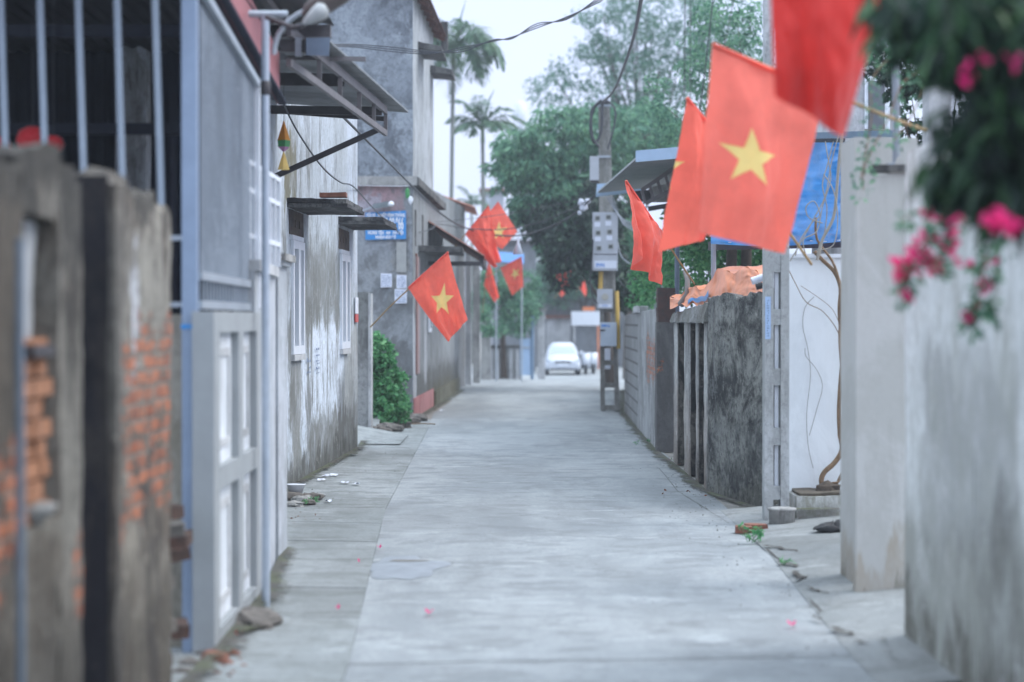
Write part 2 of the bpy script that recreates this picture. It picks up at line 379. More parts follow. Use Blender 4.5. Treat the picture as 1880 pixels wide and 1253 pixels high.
M['road'] = roadmat('road_concrete', (.255,.278,.29,1), (.335,.36,.37,1), (.15,.16,.165,1))
M['slabs'] = roadmat('slab_concrete', (.265,.29,.295,1), (.345,.37,.38,1), (.12,.13,.12,1), 2, .3)
M['ground'] = roadmat('packed_ground', (.22,.215,.20,1), (.28,.27,.25,1), (.14,.13,.11,1), 3)
M['ramp'] = roadmat('ramp_concrete', (.21,.225,.225,1), (.27,.285,.285,1), (.11,.115,.11,1), 5)
M['crack'] = plain('crack_dirt', (.075,.07,.06,1), .95, 0, .5, scale=10, bump=0)
M['wet'] = plain('damp_patch', (.27,.30,.33,1), .45, 0, .35, scale=5, bump=.1)

def crackstrip(mb, pts, w0, z, y_fn=None, seed=0, sub=10):
    P = []
    for i in range(len(pts)-1):
        for k in range(sub):
            t = k/sub; P.append(Vector(pts[i]).lerp(Vector(pts[i+1]), t))
    P.append(Vector(pts[-1])); vs = []
    for i, p in enumerate(P):
        d = (P[min(i+1, len(P)-1)]-P[max(i-1, 0)]).normalized(); nn = Vector((-d.y, d.x, 0))
        j = noise.noise(Vector((i*.37, seed*9.1, 0))); wd = w0*(.35 + 1.0*abs(noise.noise(Vector((i*.9, seed*3.3, 4)))))
        c = p + nn*j*w0*2.0
        for s in (-1, 1):
            q = c + nn*wd*s; vs.append((q.x, q.y, z + gz(q.y)))
    mb.add(vs, [(2*i, 2*i+1, 2*i+3, 2*i+2) if False else (2*i+1, 2*i, 2*i+2, 2*i+3) for i in range(len(P)-1)])

# ------------------------------------------------------------------ the setting
mb = MB(); ys = [-30, 0, 5, 10, 20, 40, 70, 74, 78, 82, 86, 90, 94, 130, 300, 900]
for i in range(len(ys)-1):
    a, b = ys[i], ys[i+1]
    mb.quad((-400, a, gz(a)-.012), (400, a, gz(a)-.012), (400, b, gz(b)-.012), (-400, b, gz(b)-.012))
kind(mb.build('ground', M['ground']))
mb = MB(); ys = [-4, 5, 10, 12.4, 17, 22.4, 30, 39, 46, 54, 62, 66, 70, 74, 78, 82, 86, 90, 94, 100, 112]
def seamx(y):
    for (a, xa), (b, xb) in zip([(-4, -.7), (12.4, -.95), (22.4, -1.34), (39, -1.55), (46, -1.7), (62, -1.3), (70, -1.2), (120, 2)], [(12.4, -.95), (22.4, -1.34), (39, -1.55), (46, -1.7), (62, -1.3), (70, -1.2), (120, 2), (999, 2)]):
        if a <= y <= b: return xa + (xb-xa)*(y-a)/(b-a)
    return -1
for i in range(len(ys)-1):
    a, b = ys[i], ys[i+1]
    rx = lambda y: 2.3 if y < 50 else (2.8 + (y-50)*.3 if y < 66 else 9)
    lx = lambda y: seamx(y) if y < 60 else -4
    for k in range(6):
        f0, f1 = k/6, (k+1)/6
        q = [(lx(a)+(rx(a)-lx(a))*f0, a), (lx(a)+(rx(a)-lx(a))*f1, a), (lx(b)+(rx(b)-lx(b))*f1, b), (lx(b)+(rx(b)-lx(b))*f0, b)]
        mb.quad(*[(x, y, gz(y)) for x, y in q])
kind(mb.build('road', M['road']))
# drain covers forming the left pavement: slabs laid side by side
mb = MB(); y = 4.0; k = 0; joints = []; tones = []
while y < 43:
    joints.append(y)
    L = 1.55 + .35*rnd.random(); y2 = min(y+L, 44)
    h = .002 + .003*rnd.random(); t = .003*rnd.random()
    mb.hexa([(-3.2, y+.03, -.2), (seamx(y)-.003, y+.03, -.2), (seamx(y2)-.003, y2, -.2), (-3.2, y2, -.2),
             (-3.2, y+.03, h+.03), (seamx(y)-.003, y+.03, h), (seamx(y2)-.003, y2, h+t), (-3.2, y2, h+.03+t)], n=(6, 6, 1), jit=.004, js=1.5, smooth=False)
    tones += [rnd.random()**2]*(len(mb.v)-len(tones)); y = y2; k += 1
pv_ = mb.build('pavement', M['slabs']); ta = pv_.data.attributes.new('tone', 'FLOAT', 'POINT'); ta.data.foreach_set('value', tones); kind(pv_)
# the concrete ramp up to the gate recess on the right
mb = MB()
def ramp(u, v):
    y = 11.5 + 11.0*v; x0 = 2.02 + .18*min(1, max(0, (v-.1)*2)); x = x0 + (3.6-x0)*u
    return (x, y, .005 + .17*u**.8*(1-.35*v) + .008*noise.noise(Vector((x*3, y*1.4, 0))))
mb.surf(ramp, 16, 50); kind(mb.build('entrance_ramp', M['ramp']))
mb = MB()
crackstrip(mb, [(-.95, 12.4, 0), (.2, 12.55, 0), (2.2, 12.7, 0)], .012, .003, seed=1)
crackstrip(mb, [(-1.45, 31.5, 0), (.1, 31.7, 0), (1.0, 31.6, 0)], .018, .003, seed=3)
crackstrip(mb, [(2.2, 18.6, 0), (2.24, 17.0, 0), (2.12, 14.6, 0), (2.3, 12.9, 0)], .022, .012, seed=4)
for gx0, gy0, gx1, gy1, wd in [(1405, 1008, 1468, 1020, .05), (1430, 1038, 1466, 1048, .05), (1450, 1055, 1478, 1072, .06), (1480, 1085, 1520, 1098, .035),
                               (1490, 1138, 1508, 1148, .03), (1522, 1160, 1570, 1174, .045), (1572, 1184, 1590, 1192, .02)]:
    a = G(gx0, gy0); b = G(gx1, gy1); crackstrip(mb, [(a[0], a[1], 0), (b[0], b[1], 0)], wd*.8, .035, seed=int(gx0))
for jy in joints: crackstrip(mb, [(-2.3, jy+.015, 0), (seamx(jy)-.25, jy+.015, 0), (seamx(jy)-.01, jy+.015, 0)], .011, .042, seed=int(jy*7), sub=9)
crackstrip(mb, [(-1.5, 38, 0), (.9, 38.2, 0)], .015, .004, seed=8); crackstrip(mb, [(.2, 20.5, 0), (.9, 19.7, 0), (1.3, 19.8, 0), (1.9, 18.9, 0)], .004, .004, seed=12)
crackstrip(mb, [(2.15, 21, 0), (1.95, 25, 0), (2.0, 29, 0)], .005, .004, seed=14)
kind(mb.build('road_cracks', M['crack']))
mb = MB()
def patch(cx, cy, rx, ry, z, seed):
    n = 40; vs = [(cx, cy, z)]
    for k in range(n):
        t = 2*math.pi*k/n; r = 1+.5*noise.noise(Vector((math.cos(t)*1.7, math.sin(t)*1.7, seed)))
        vs.append((cx+rx*r*math.cos(t), cy+ry*r*math.sin(t), z))
    mb.add(vs, [(0, 1+k, 1+(k+1) % n) for k in range(n)])
a = G(745, 1043); patch(a[0], a[1], .30, .75, .0035, 2); kind(mb.build('damp_patch', M['wet']))
mb = MB(); a = G(748, 1031); patch(a[0], a[1], .17, .07, .0065, 5); kind(mb.build('dirt_patch', M['ground']))

# dirt, moss and grit gathered where the walls meet the ground
vd = MB(); alpha = []
def verge(P_, wd, z=.0, seed=0):
    n = 0; pts = []
    for i in range(len(P_)-1):
        L = (Vector(P_[i+1])-Vector(P_[i])).length; k = max(2, int(L/.25))
        pts += [Vector(P_[i]).lerp(Vector(P_[i+1]), j/k) for j in range(k)]
    pts.append(Vector(P_[-1])); rows = (0, .35, 1)
    base = len(vd.v)
    for i, p in enumerate(pts):
        d = (pts[min(i+1, len(pts)-1)]-pts[max(i-1, 0)]).normalized(); nn = Vector((-d.y, d.x)) * (1 if wd > 0 else -1)
        w_ = abs(wd)*(.7+.9*abs(noise.noise(Vector((p.x*1.3+seed, p.y*1.1, 2)))))
        for r in rows:
            q = p + nn*w_*r; vd.v.append((q.x, q.y, z + .012*(1-r) + gz(q.y))); alpha.append((1, .62, 0)[rows.index(r)])
    for i in range(len(pts)-1):
        for r in range(2):
            a = base+i*3+r; vd.f.append((a, a+1, a+4, a+3)); vd.sm.append(True); vd.mi.append(0)
verge([(-1.86, 4), (-1.86, 9.2), (-1.80, 9.7), (-1.80, 11.3), (-1.78, 12.7), (-1.80, 15.3), (-1.93, 17.6), (-1.93, 18.3), (-2.85, 19), (-2.39, 33)], -.30, .045, 1)
verge([(-2.39, 33), (-2.55, 37), (-2.05, 43.5)], -.35, .05, 2); verge([(-2.0, 43.4), (-1.48, 62)], -.4, .01, 3)
verge([(2.43, 4), (2.43, 13.2)], .45, .035, 4); verge([(2.66, 22.5), (2.29, 24.9), (2.27, 30.2), (2.24, 33), (2.33, 39.5), (2.45, 46.5)], .34, .008, 6)
verge([(3.2, 20.88), (2.72, 20.88)], .22, .16, 7); verge([(2.53, 20.9), (2.70, 22.6)], .22, .02, 8); verge([(2.46, 46.5), (3.3, 62)], .5, .01, 9)
vo = vd.build('verge_dirt', M['crack']); at = vo.data.attributes.new('spread', 'FLOAT', 'POINT'); at.data.foreach_set('value', alpha)
N = NM('verge_grime'); av = N.n('ShaderNodeAttribute'); av.attribute_name = 'spread'
nz = N.noise((1.6, .9, 1), 3.0, 9, .82, (1, 2, 3), .5); thr = N.math('ADD', N.math('MULTIPLY', av.outputs['Fac'], .42), -.20)
mk = N.ramp(N.math('ADD', nz, thr), [(.50, 0.), (.62, .9)]); N.color(N.mix(N.ramp(N.noise((1, 1, 1), 1.7, 6, .7), [(.45, 0.), (.56, 1.)]), (.085,.08,.07,1), (.085,.095,.055,1)))
tr_ = N.n('ShaderNodeBsdfTransparent'); ms_ = N.n('ShaderNodeMixShader'); N.l(N.math('MULTIPLY', mk, N.ramp(av.outputs['Fac'], [(0., 0.), (.3, 1.)])), ms_.inputs[0]); N.l(tr_.outputs[0], ms_.inputs[1]); N.l(N.b.outputs[0], ms_.inputs[2]); N.l(ms_.outputs[0], N.out.inputs[0])
vo.data.materials.clear(); vo.data.materials.append(N.m); kind(vo)

# ------------------------------------------------------------------ near left: broken brick walls
mbrk = plaster('crumbling_wall', (.105,.088,.07,1), (.20,.182,.155,1), (.03,.027,.024,1), .85, .6, seed=11,
               bricks=[('y', -.7, .02, 1.0, 1.5), ('y', .95, 1.4, .7, 1.1)], zones=[('y', -9, 9, 2.25, 4, (.035,.034,.03,1), .85, .3), ('y', -9, 9, -1.5, .9, (.04,.034,.028,1), .7, .4), ('y', .0, 1.4, 1.0, 2.2, (.24,.23,.20,1), .6, .3)])
t = thing('broken_wall', 'crumbling rendered wall with a brick-filled niche, at the left picture edge nearest the viewer', 'wall', (-1.85, 8.05, 0))
mb = MB(); k = dict(jit=.018, js=4, topj=0)
mb.slab((-1.85, -14), (-1.85, 4.5), .3, 0, 2.6, 2.60, res=.6, jit=.02, js=4); mb.slab((-1.85, 4.5), (-1.85, 8.05), .3, 0, 2.62, 2.60, res=.08, jit=.011, js=6, topj=.12)
mb.slab((-1.85, 8.73), (-1.85, 9.17), .3, 0, 2.66, 2.55, res=.08, jit=.012, js=6, topj=.10)
mb.slab((-1.852, 8.05), (-1.852, 8.73), .29, 2.42, 2.64, 2.70, res=.11, jit=.02, js=4, topj=.05)
mb.slab((-1.852, 8.05), (-1.852, 8.73), .29, 0, 1.2, 1.2, res=.12, jit=.02, js=4)
mb.build('wall_body', mbrk, t)
mb = MB()
for r in range(9):
    z0 = 1.2 + r*.082
    for c in range(4):
        y0 = 8.06 + c*.17 - (.08 if r % 2 else 0); y1 = min(y0+.158, 8.72); y0 = max(y0, 8.06)
        if y1-y0 < .03: continue
        d = rnd.random()*.03; mb.box(-2.05, -1.905+d, y0, y1, z0+.008, z0+.075, n=(1, 2, 1), jit=.006, js=9, smooth=False)
mb.build('brick_infill', plain('orange_brick', (.38,.17,.085,1), .9, 0, .5, scale=7, dark=(.20,.10,.06,1), bump=.5), t)
mb = MB().box(-2.06, -1.98, 8.06, 8.72, 1.2, 2.42); mb.build('niche_back', M['concrete_dark'], t)
mb = MB().hexa([(-1.96, 8.30, 1.93), (-1.93, 8.30, 1.93), (-1.93, 8.55, 1.93), (-1.96, 8.55, 1.93), (-1.95, 8.22, 2.40), (-1.92, 8.22, 2.40), (-1.92, 8.60, 2.40), (-1.95, 8.60, 2.40)], n=(1, 4, 6), jit=.01)
mb.build('plank', plain('pale_plank', (.36,.37,.38,1), .8, 0, .3, scale=9), t)
mb = MB().box(-1.95, -1.86, 8.30, 8.66, 1.86, 1.905, n=(2, 6, 1), jit=.012); mb.build('ledge', M['steel_dark'], t)
mb = MB().tube([(-1.795, 7.78, .0), (-1.795, 7.78, 1.15), (-1.8, 7.80, 2.3)], .017); tag(mb.build('water_pipe', plain('dull_blue_pipe', (.15,.19,.24,1), .5, 0, .3), None, (-1.795, 7.78, 0)), 'thin pale blue vertical water pipe against the crumbling wall at the left picture edge', 'pipe')
mb = MB().lathe((-1.90, 8.38, 1.205), [(.0, .0), (.05, .0), (.10, .045), (.115, .075), (.108, .078), (.09, .045), (0, .012)], 20)
tag(mb.build('bowl', M['concrete'], None, (-1.90, 8.38, 1.205)), 'small pale bowl resting in the brick-filled niche of the crumbling wall', 'bowl')

m2 = plaster('eroded_post_render', (.145,.12,.095,1), (.26,.235,.195,1), (.042,.036,.033,1), .8, .5, seed=14,
             bricks=[('y', .2, 1.6, 1.05, 2.0)], zones=[('y', -1, 1.7, 1.5, 2.55, (.29,.28,.245,1), .7, .3), ('y', -1, 3, -1.5, .85, (.055,.045,.035,1), .75, .4), ('y', -1, 3, 2.5, 4, (.05,.05,.045,1), .8, .15), ('y', .42, .58, 1.75, 2.45, (.60,.62,.66,1), .9, .03), ('y', -.5, .25, -1, 3, (.05,.047,.045,1), .6, .1)])
m2d = plaster('painted_shade_render', (.013,.012,.016,1), (.032,.028,.027,1), (.006,.006,.009,1), .8, .5, seed=15)  # viewer-facing side of the post, its shade put into the colour
t = thing('brick_post', 'thick old gatepost with orange bricks showing through plaster, left of the pale blue steel post', 'gatepost', (-1.80, 9.7, 0))
mb = MB(); mb.hexa([(-2.12, 9.7, 0), (-1.80, 9.7, 0), (-1.80, 11.25, 0), (-2.12, 11.25, 0), (-2.12, 9.7, 2.68), (-1.80, 9.7, 2.67), (-1.80, 11.25, 2.55), (-2.12, 11.25, 2.6)], n=(4, 20, 34), jit=.016, js=5.5, topj=.09)
mb.build('post_body', m2, t)
mb = MB().slab((-2.13, 9.69), (-1.835, 9.69), -.012, 0, 2.66, res=.1, jit=.006) ; mb.build('shaded_face', m2d, t)
# brick rubble heap against the shed corner
dkb = plain('sooty_broken_brick', (.10,.055,.042,1), .9, 0, .6, scale=9, dark=(.03,.025,.022,1), bump=.5)
for i in range(12):
    x = -1.93 - .2*rnd.random(); yy = 11.5 + 1.0*rnd.random(); z = .05 + i*.085
    mb = MB(); mb.box(-.11, .11, -.055, .055, -.035, .035, n=(3, 2, 1), jit=.012, js=9, smooth=False)
    a = rnd.random()*3; mb.v = [(x+vx*math.cos(a)-vy*math.sin(a), yy+vx*math.sin(a)+vy*math.cos(a), z+vz+.12*vx) for vx, vy, vz in mb.v]
    tag(mb.build('loose_brick', dkb if i % 3 else M['rubble'], None, (x, yy, z)), 'broken brick in the heap beside the old gatepost, %s' % ['lying lowest', 'second from the ground', 'third from the ground', 'fourth from the ground', 'fifth from the ground', 'sixth from the ground', 'sixth from the top', 'fifth from the top', 'fourth from the top', 'third from the top', 'just under the topmost', 'topmost of all'][i], 'brick', 'broken bricks heaped beside the old gatepost')
t = MB(); t.slab((-3.6, 12.95), (-1.99, 12.95), .1, 0, 2.04, res=.25, jit=.01)
tag(t.build('low_wall', plaster('beige_wall', (.27,.25,.20,1), (.36,.34,.29,1), (.12,.11,.09,1), .5, .3, seed=9), None, (-2.7, 12.95, 0)), 'beige rendered low wall beneath the barred front of the tin shed', 'wall')

# ------------------------------------------------------------------ tin shed with barred front
t = thing('tin_shed', 'dark open shed with pale blue bars across its front and corrugated side panel', 'shed', (-1.93, 12.8, 0))
for i, px in enumerate([-62, 8, 80, 150, 221, 291]):
    x = XA(px, 12.8); mb = MB().tube([(x-.012, 12.8, 2.05), (x-.035 if px < 0 else x-.03, 12.8, 4.35)], .023, 10)
    mb.v = [(vx + .05*(1 - (vz-2.05)/2.3), vy, vz) for vx, vy, vz in mb.v]; mb.build('bar', M['galv_blue'], t)
mb = MB().box(-1.975, -1.885, 12.76, 12.85, 0, 4.3); mb.build('corner_post', plain('pale_blue_post', (.24,.31,.42,1), .4, .1, .15), t, bevel=.008)
mb = MB().box(-1.98, -1.88, 12.755, 12.855, 1.955, 1.98); mb.build('blue_band', M['sign_blue'], t)
for z in (2.10, 2.50): MB().beam((-4.2, 12.83, z), (-1.98, 12.83, z), .02, .03).build('cross_rail', M['galv'], t)
mb = MB()
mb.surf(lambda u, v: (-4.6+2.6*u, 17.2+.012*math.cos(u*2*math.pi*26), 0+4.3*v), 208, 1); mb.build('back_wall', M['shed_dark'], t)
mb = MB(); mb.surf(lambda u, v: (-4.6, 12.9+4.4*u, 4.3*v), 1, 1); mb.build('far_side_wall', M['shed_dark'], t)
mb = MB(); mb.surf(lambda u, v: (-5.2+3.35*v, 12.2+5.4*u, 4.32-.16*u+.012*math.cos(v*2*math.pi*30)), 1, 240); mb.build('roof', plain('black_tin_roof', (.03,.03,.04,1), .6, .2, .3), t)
for z, yy in ((3.35, 15), (3.9, 14)): MB().beam((-4.6, yy, z), (-2.0, yy, z), .06, .08).build('purlin', M['shed_dark'], t)
MB().beam((-3.35, 14, 2), (-3.35, 14, 4.2), .06).build('inner_post', M['shed_dark'], t)
# side panel facing the alley
def zt(y): return 3.93 - .075*(y-12.9)
mb = MB(); mb.surf(lambda u, v: (-1.90 + .016*max(-1, min(1, 2.2*math.cos(u*2*math.pi*22))), 12.9+2.72*u, 2.27 + (zt(12.9+2.72*u)-2.27)*v), 176, 6); mb.build('side_panel', M['sheet_light'], t)
MB().beam((-1.885, 12.86, 2.275), (-1.885, 15.68, 2.265), .035, .05).build('side_rail', M['galv'], t)
MB().beam((-1.885, 12.86, 2.10), (-1.885, 15.68, 2.10), .035, .05).build('side_rail', M['galv'], t)
MB().beam((-1.875, 12.86, 4.0), (-1.875, 15.75, 3.74), .05, .055).build('top_rail', M['galv'], t)
for i in range(19):
    y = 13.0 + i*.145; MB().beam((-1.887, y, 2.12), (-1.887, y, 2.26), .012).build('short_bar', M['galv'], t)
MB().beam((-1.88, 15.7, 2.1), (-1.88, 15.7, 3.78), .055).build('rear_post', M['white_paint'], t)
mb = MB(); mb.surf(lambda u, v: (-1.86, 13.2+3.9*u, 4.05-.09*3.9*u+.02+.42*v+.0*u), 2, 1); mb.build('pink_fascia', M['pink'], t)
mb = MB()
for i in range(60):
    y = 12.9 + i*.07; z = 4.10 - .09*(y-13.2); mb.box(-1.87, -1.80, y, y+.035, z-.03, z+.0)
mb.surf(lambda u, v: (-2.1+.28*v, 12.9+4.2*u, 4.12-.09*(4.2*u-.3)), 1, 1)
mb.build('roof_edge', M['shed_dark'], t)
# red lanterns inside
for px, py, r, lab in [(60, 258, .105, 'round red paper lantern with yellow tassel, largest behind the shed bars'), (98, 266, .07, 'small red paper lantern right of the largest one behind the shed bars'), (-2, 270, .08, 'red paper lantern cut by the left picture edge behind the shed bars')]:
    p = W(px, py, 13.4); L = thing('paper_lantern', lab, 'lantern', (p.x, p.y, p.z-r), 'red lanterns in the shed')
    mb = MB().lathe((p.x, p.y, p.z), [(r*.35, -r*.8), (r*.8, -r*.55), (r, 0), (r*.8, r*.55), (r*.35, r*.8)], 18); mb.build('lantern_body', M['lantern_red'], L)
    MB().tube([(p.x, p.y, p.z-r*.8), (p.x, p.y, p.z-r*1.25)], [.006, .014], 6).build('tassel', M['yellow_cloth'], L)
    MB().tube([(p.x, p.y, p.z+r*.8), (p.x, p.y, 4.1)], .003, 5).build('hanging_cord', M['wire'], L)

# ------------------------------------------------------------------ painted concrete fence with four openings
t = thing('panel_fence', 'grey painted concrete fence panel with white insets below the corrugated shed side', 'fence', (-1.8, 12.7, 0))
def fx(y): return -1.775 - .01*(y-12.8)
mb = MB(); th = .13; A, B = 12.7, 15.25
Y1, Y2, Y3, Y4 = 12.98, 13.95, 14.22, 15.02
for y0, y1, z0, z1 in [(A, Y1, 0, 2.06), (Y2, Y3, .13, 1.93), (Y4, B, 0, 2.06), (Y1, Y4, 1.93, 2.06), (Y1, Y4, 0, .13), (Y1, Y2, .97, 1.11), (Y3, Y4, .97, 1.11)]:
    mb.slab((fx(y0), y0), (fx(y1), y1), th, z0, z1, res=.3, jit=.003)
mb.build('fence_frame', plain('grey_masonry_paint', (.30,.32,.33,1), .7, 0, .15, scale=3), t)
mb = MB().slab((fx(A)-.05, A+.01), (fx(B)-.05, B-.01), .06, 0.01, 2.04); mb.build('inset_wall', plaster('white_inset', (.60,.63,.66,1), (.72,.75,.79,1), (.34,.34,.34,1), .3, .15, seed=4), t)
for y0, y1 in ((Y1, Y2), (Y3, Y4)):
    for z0, z1 in ((.13, .97), (1.11, 1.93)):
        mb = MB(); yy0, yy1, a, b = y0+.22, y1-.16, z0+.10, z1-.10
        for p in [(yy0, yy1, b-.05, b), (yy0, yy1, a, a+.05), (yy0, yy0+.05, a+.05, b-.05), (yy1-.05, yy1, a+.05, b-.05)]:
            mb.slab((fx(p[0])-.038, p[0]), (fx(p[1])-.038, p[1]), .02, p[2], p[3])
        mb.build('relief_moulding', M['pale_concrete'], t)
mb = MB().tube([(-1.715, 14.85, 0), (-1.715, 14.85, 4.12)], .028, 12); pp = thing('steel_pipe_post', 'tall slim pale steel pipe standing just in front of the grey panel fence', 'pole', (-1.715, 14.85, 0))
mb.build('pipe', plain('pale_pipe', (.42,.48,.56,1), .4, .2, .2), pp)
MB().tube([(-1.83, 14.85, 4.135), (-1.56, 14.85, 4.135)], .024, 10).build('cross_arm', M['galv'], pp)
MB().lathe((-1.715, 14.85, 3.62), [(.028, -.05), (.036, -.04), (.036, .04), (.028, .05)], 12).build('collar', M['steel_dark'], pp)
mb = MB().tube([W(503, 100, 14.6), W(505, 82, 14.6), W(512, 62, 14.6), W(530, 38, 14.6), W(548, 26, 14.6), W(585, 10, 14.5), W(640, -14, 14.4)], .018, 8)
tag(mb.build('conduit_pipe', M['galv'], None, W(503, 100, 14.6)), 'curved grey conduit rising beside the slim pipe post to the street lamp', 'pipe')
L = thing('street_lamp', 'dark hooded street lamp with a pale glass bowl, leaning out at the top left', 'street lamp', W(545, 60, 14.2))
a, b = W(556, 46, 14.2), W(665, -26, 14.2)
mb = MB(); n = 10; prof = [(0, .02), (.1, .055), (.35, .085), (.6, .09), (.85, .07), (1, .03)]
mb.tube([a.lerp(b, p) + Vector((0, 0, .06)) for p, r in prof], [r for p, r in prof], 12); mb.build('lamp_hood', plain('lamp_hood_brown', (.11,.09,.085,1), .5, .2, .3), L)
a, b = W(556, 44, 14.12), W(600, 14, 14.12); mb = MB(); prof = [(0, .012), (.2, .03), (.6, .055), (.85, .06), (1, .03)]
mb.tube([a.lerp(b, p) for p, r in prof], [r for p, r in prof], 12); mb.build('lamp_bowl', plain('lamp_bowl_plastic', (.42,.44,.44,1), .3, 0, .2), L)
MB().tube([W(490, 32, 14.7), W(540, 52, 14.3), W(556, 48, 14.2)], .018, 8).build('lamp_arm', M['steel_dark'], L)
p = W(583, 87, 17); mb = MB(); mb.hexa([W(562, 102, 17), W(604, 103, 17), W(604, 103, 17.6), W(562, 102, 17.6), W(562, 70, 17), W(606, 69, 17), W(606, 69, 17.6), W(562, 70, 17.6)])
gb = thing('gutter_box', 'blue grey rain gutter end at the near corner of the corrugated canopy', 'gutter', p)
mb.build('gutter_end', plain('gutter_slate', (.17,.23,.31,1), .5, .1, .2), gb, bevel=.01); MB().beam(W(500, 84, 17.2), W(562, 86, 17.2), .1, .1).build('gutter_trough', M['frame_steel'], gb)
MB().beam(W(548, 70, 17.1), W(548, 104, 17.1), .05).build('bracket', M['galv'], gb)
# dark lean-to roof above the lamp
t = thing('lean_to_roof', 'dark tin lean-to roof hanging over the top left, above the street lamp', 'roof', (-1.5, 17, 4.4))
mb = MB(); mb.surf(lambda u, v: (-3.2+1.72*u, 15.2+2.6*v, 4.52-.05*v+.012*math.cos(u*60)), 60, 2); mb.build('roof_sheet', M['steel_dark'], t)
MB().beam((-3.2, 17.7, 4.40), (-1.5, 17.7, 4.40), .08, .1).build('beam', M['frame_steel'], t); MB().beam((-1.85, 15.3, 4.42), (-1.85, 17.7, 4.40), .06).build('rafter', M['frame_steel'], t)

# pillar and stub wall after the panel fence
gp = plaster('grey_pillar_paint', (.38,.41,.44,1), (.46,.49,.53,1), (.22,.22,.22,1), .4, .2, seed=8)
t = thing('gate_pillar', 'grey capped gate pillar standing just before the stained house wall with two windows', 'pillar', (-1.93, 17.6, 0))
MB().box(-2.3, -1.93, 17.6, 18.3, 0, 2.46, n=(3, 4, 12), jit=.004).build('shaft', gp, t)
MB().box(-2.34, -1.89, 17.56, 18.34, 2.461, 2.50).build('cap', gp, t, bevel=.008); MB().box(-2.37, -1.86, 17.53, 18.37, 2.501, 2.56).build('cap', M['concrete'], t, bevel=.008)
t = thing('stub_wall', 'short pale wall with white metal grille on top, between the panel fence and grey gate pillar', 'wall', (-1.9, 15.3, 0))
MB().slab((-1.84, 15.27), (-1.95, 17.58), .15, 0, 2.36, res=.4, jit=.004).build('wall_body', gp, t)
MB().slab((-1.80, 15.27), (-1.91, 17.50), .22, 2.361, 2.44).build('coping', M['pale_concrete'], t, bevel=.01)
for i in range(7): y = 15.4+i*.33; MB().beam((-1.9-.0*i, y, 2.44), (-1.9, y, 3.15), .03).build('grille_bar', M['white_paint'], t)
for z in (2.62, 2.95, 3.15): MB().beam((-1.905, 15.35, z), (-1.905, 17.45, z), .035).build('grille_rail', M['white_paint'], t)

# ------------------------------------------------------------------ stained house with two windows
def XW(D): return -2.6 + .033*(D-26.6)
HB = (-2.9, 17.0, 0)
zs = [('y', 1, 5.8, -1, 3.0, (.58,.64,.72,1), .7, .3), ('y', 5.5, 16.4, 2.0, 6, (.39,.43,.46,1), .75, .5), ('y', 8.8, 13.7, 1.75, 3.0, (.16,.165,.15,1), .8, .25), ('y', 14.6, 16.4, 2.4, 6, (.52,.58,.66,1), .8, .2),
      ('y', 7.0, 13.9, .65, 1.95, (.68,.75,.84,1), 1., .15), ('y', 10.2, 16.4, -1.4, .75, (.20,.205,.195,1), .95, .12), ('y', 6.5, 9.8, -1.4, .25, (.22,.225,.21,1), .8, .15), ('y', 13.4, 15.6, -.5, 1.2, (.085,.085,.08,1), .7, .12),
      ('y', 8.4, 9.4, .2, 1.6, (.24,.245,.23,1), .9, .08), ('y', 14.2, 16.4, .7, 1.9, (.38,.40,.40,1), .9, .15), ('y', 7.9, 9.0, 3.35, 4.3, (.13,.115,.05,1), .9, .15), ('y', -1, 20, -2, .30, (.06,.06,.05,1), .8, .15)]
hm = zoned('stained_house_render', ((.40,.44,.465,1), (.60,.67,.75,1), (.15,.155,.145,1)), zs, 2, .85)
t = thing('stained_house', 'rain-stained pale house wall with two narrow white windows under concrete ledges', 'house', HB)
mb = MB()
zw0, zw1 = 1.60, 2.97
segs = [(17, 25.45, 0, 5.3), (25.45, 26.5, 0, zw0), (25.45, 26.5, zw1, 5.3), (26.5, 30.6, 0, 5.3), (30.6, 31.7, 0, zw0), (30.6, 31.7, zw1, 5.3), (31.7, 33.0, 0, 5.3)]
for a, b, z0, z1 in segs: mb.slab((XW(a), a), (XW(b), b), .25, z0, z1, res=.3, jit=.010, js=1.6)
mb.slab((XW(33)-.26, 32.75), (-6.5, 32.75), -.25, 0, 5.3); mb.slab((XW(17)-.26, 17.0), (-6.5, 17.0), -.25, 0, 5.3) if False else None
mb.build('wall', hm, t)
MB().hexa([(-6.5, 17, 5.3), (XW(17)-.02, 17, 5.3), (XW(33)-.02, 33, 5.3), (-6.5, 33, 5.3), (-6.5, 17, 5.42), (XW(17)-.02, 17, 5.42), (XW(33)-.02, 33, 5.42), (-6.5, 33, 5.42)]).build('roof', M['concrete_dark'], t)
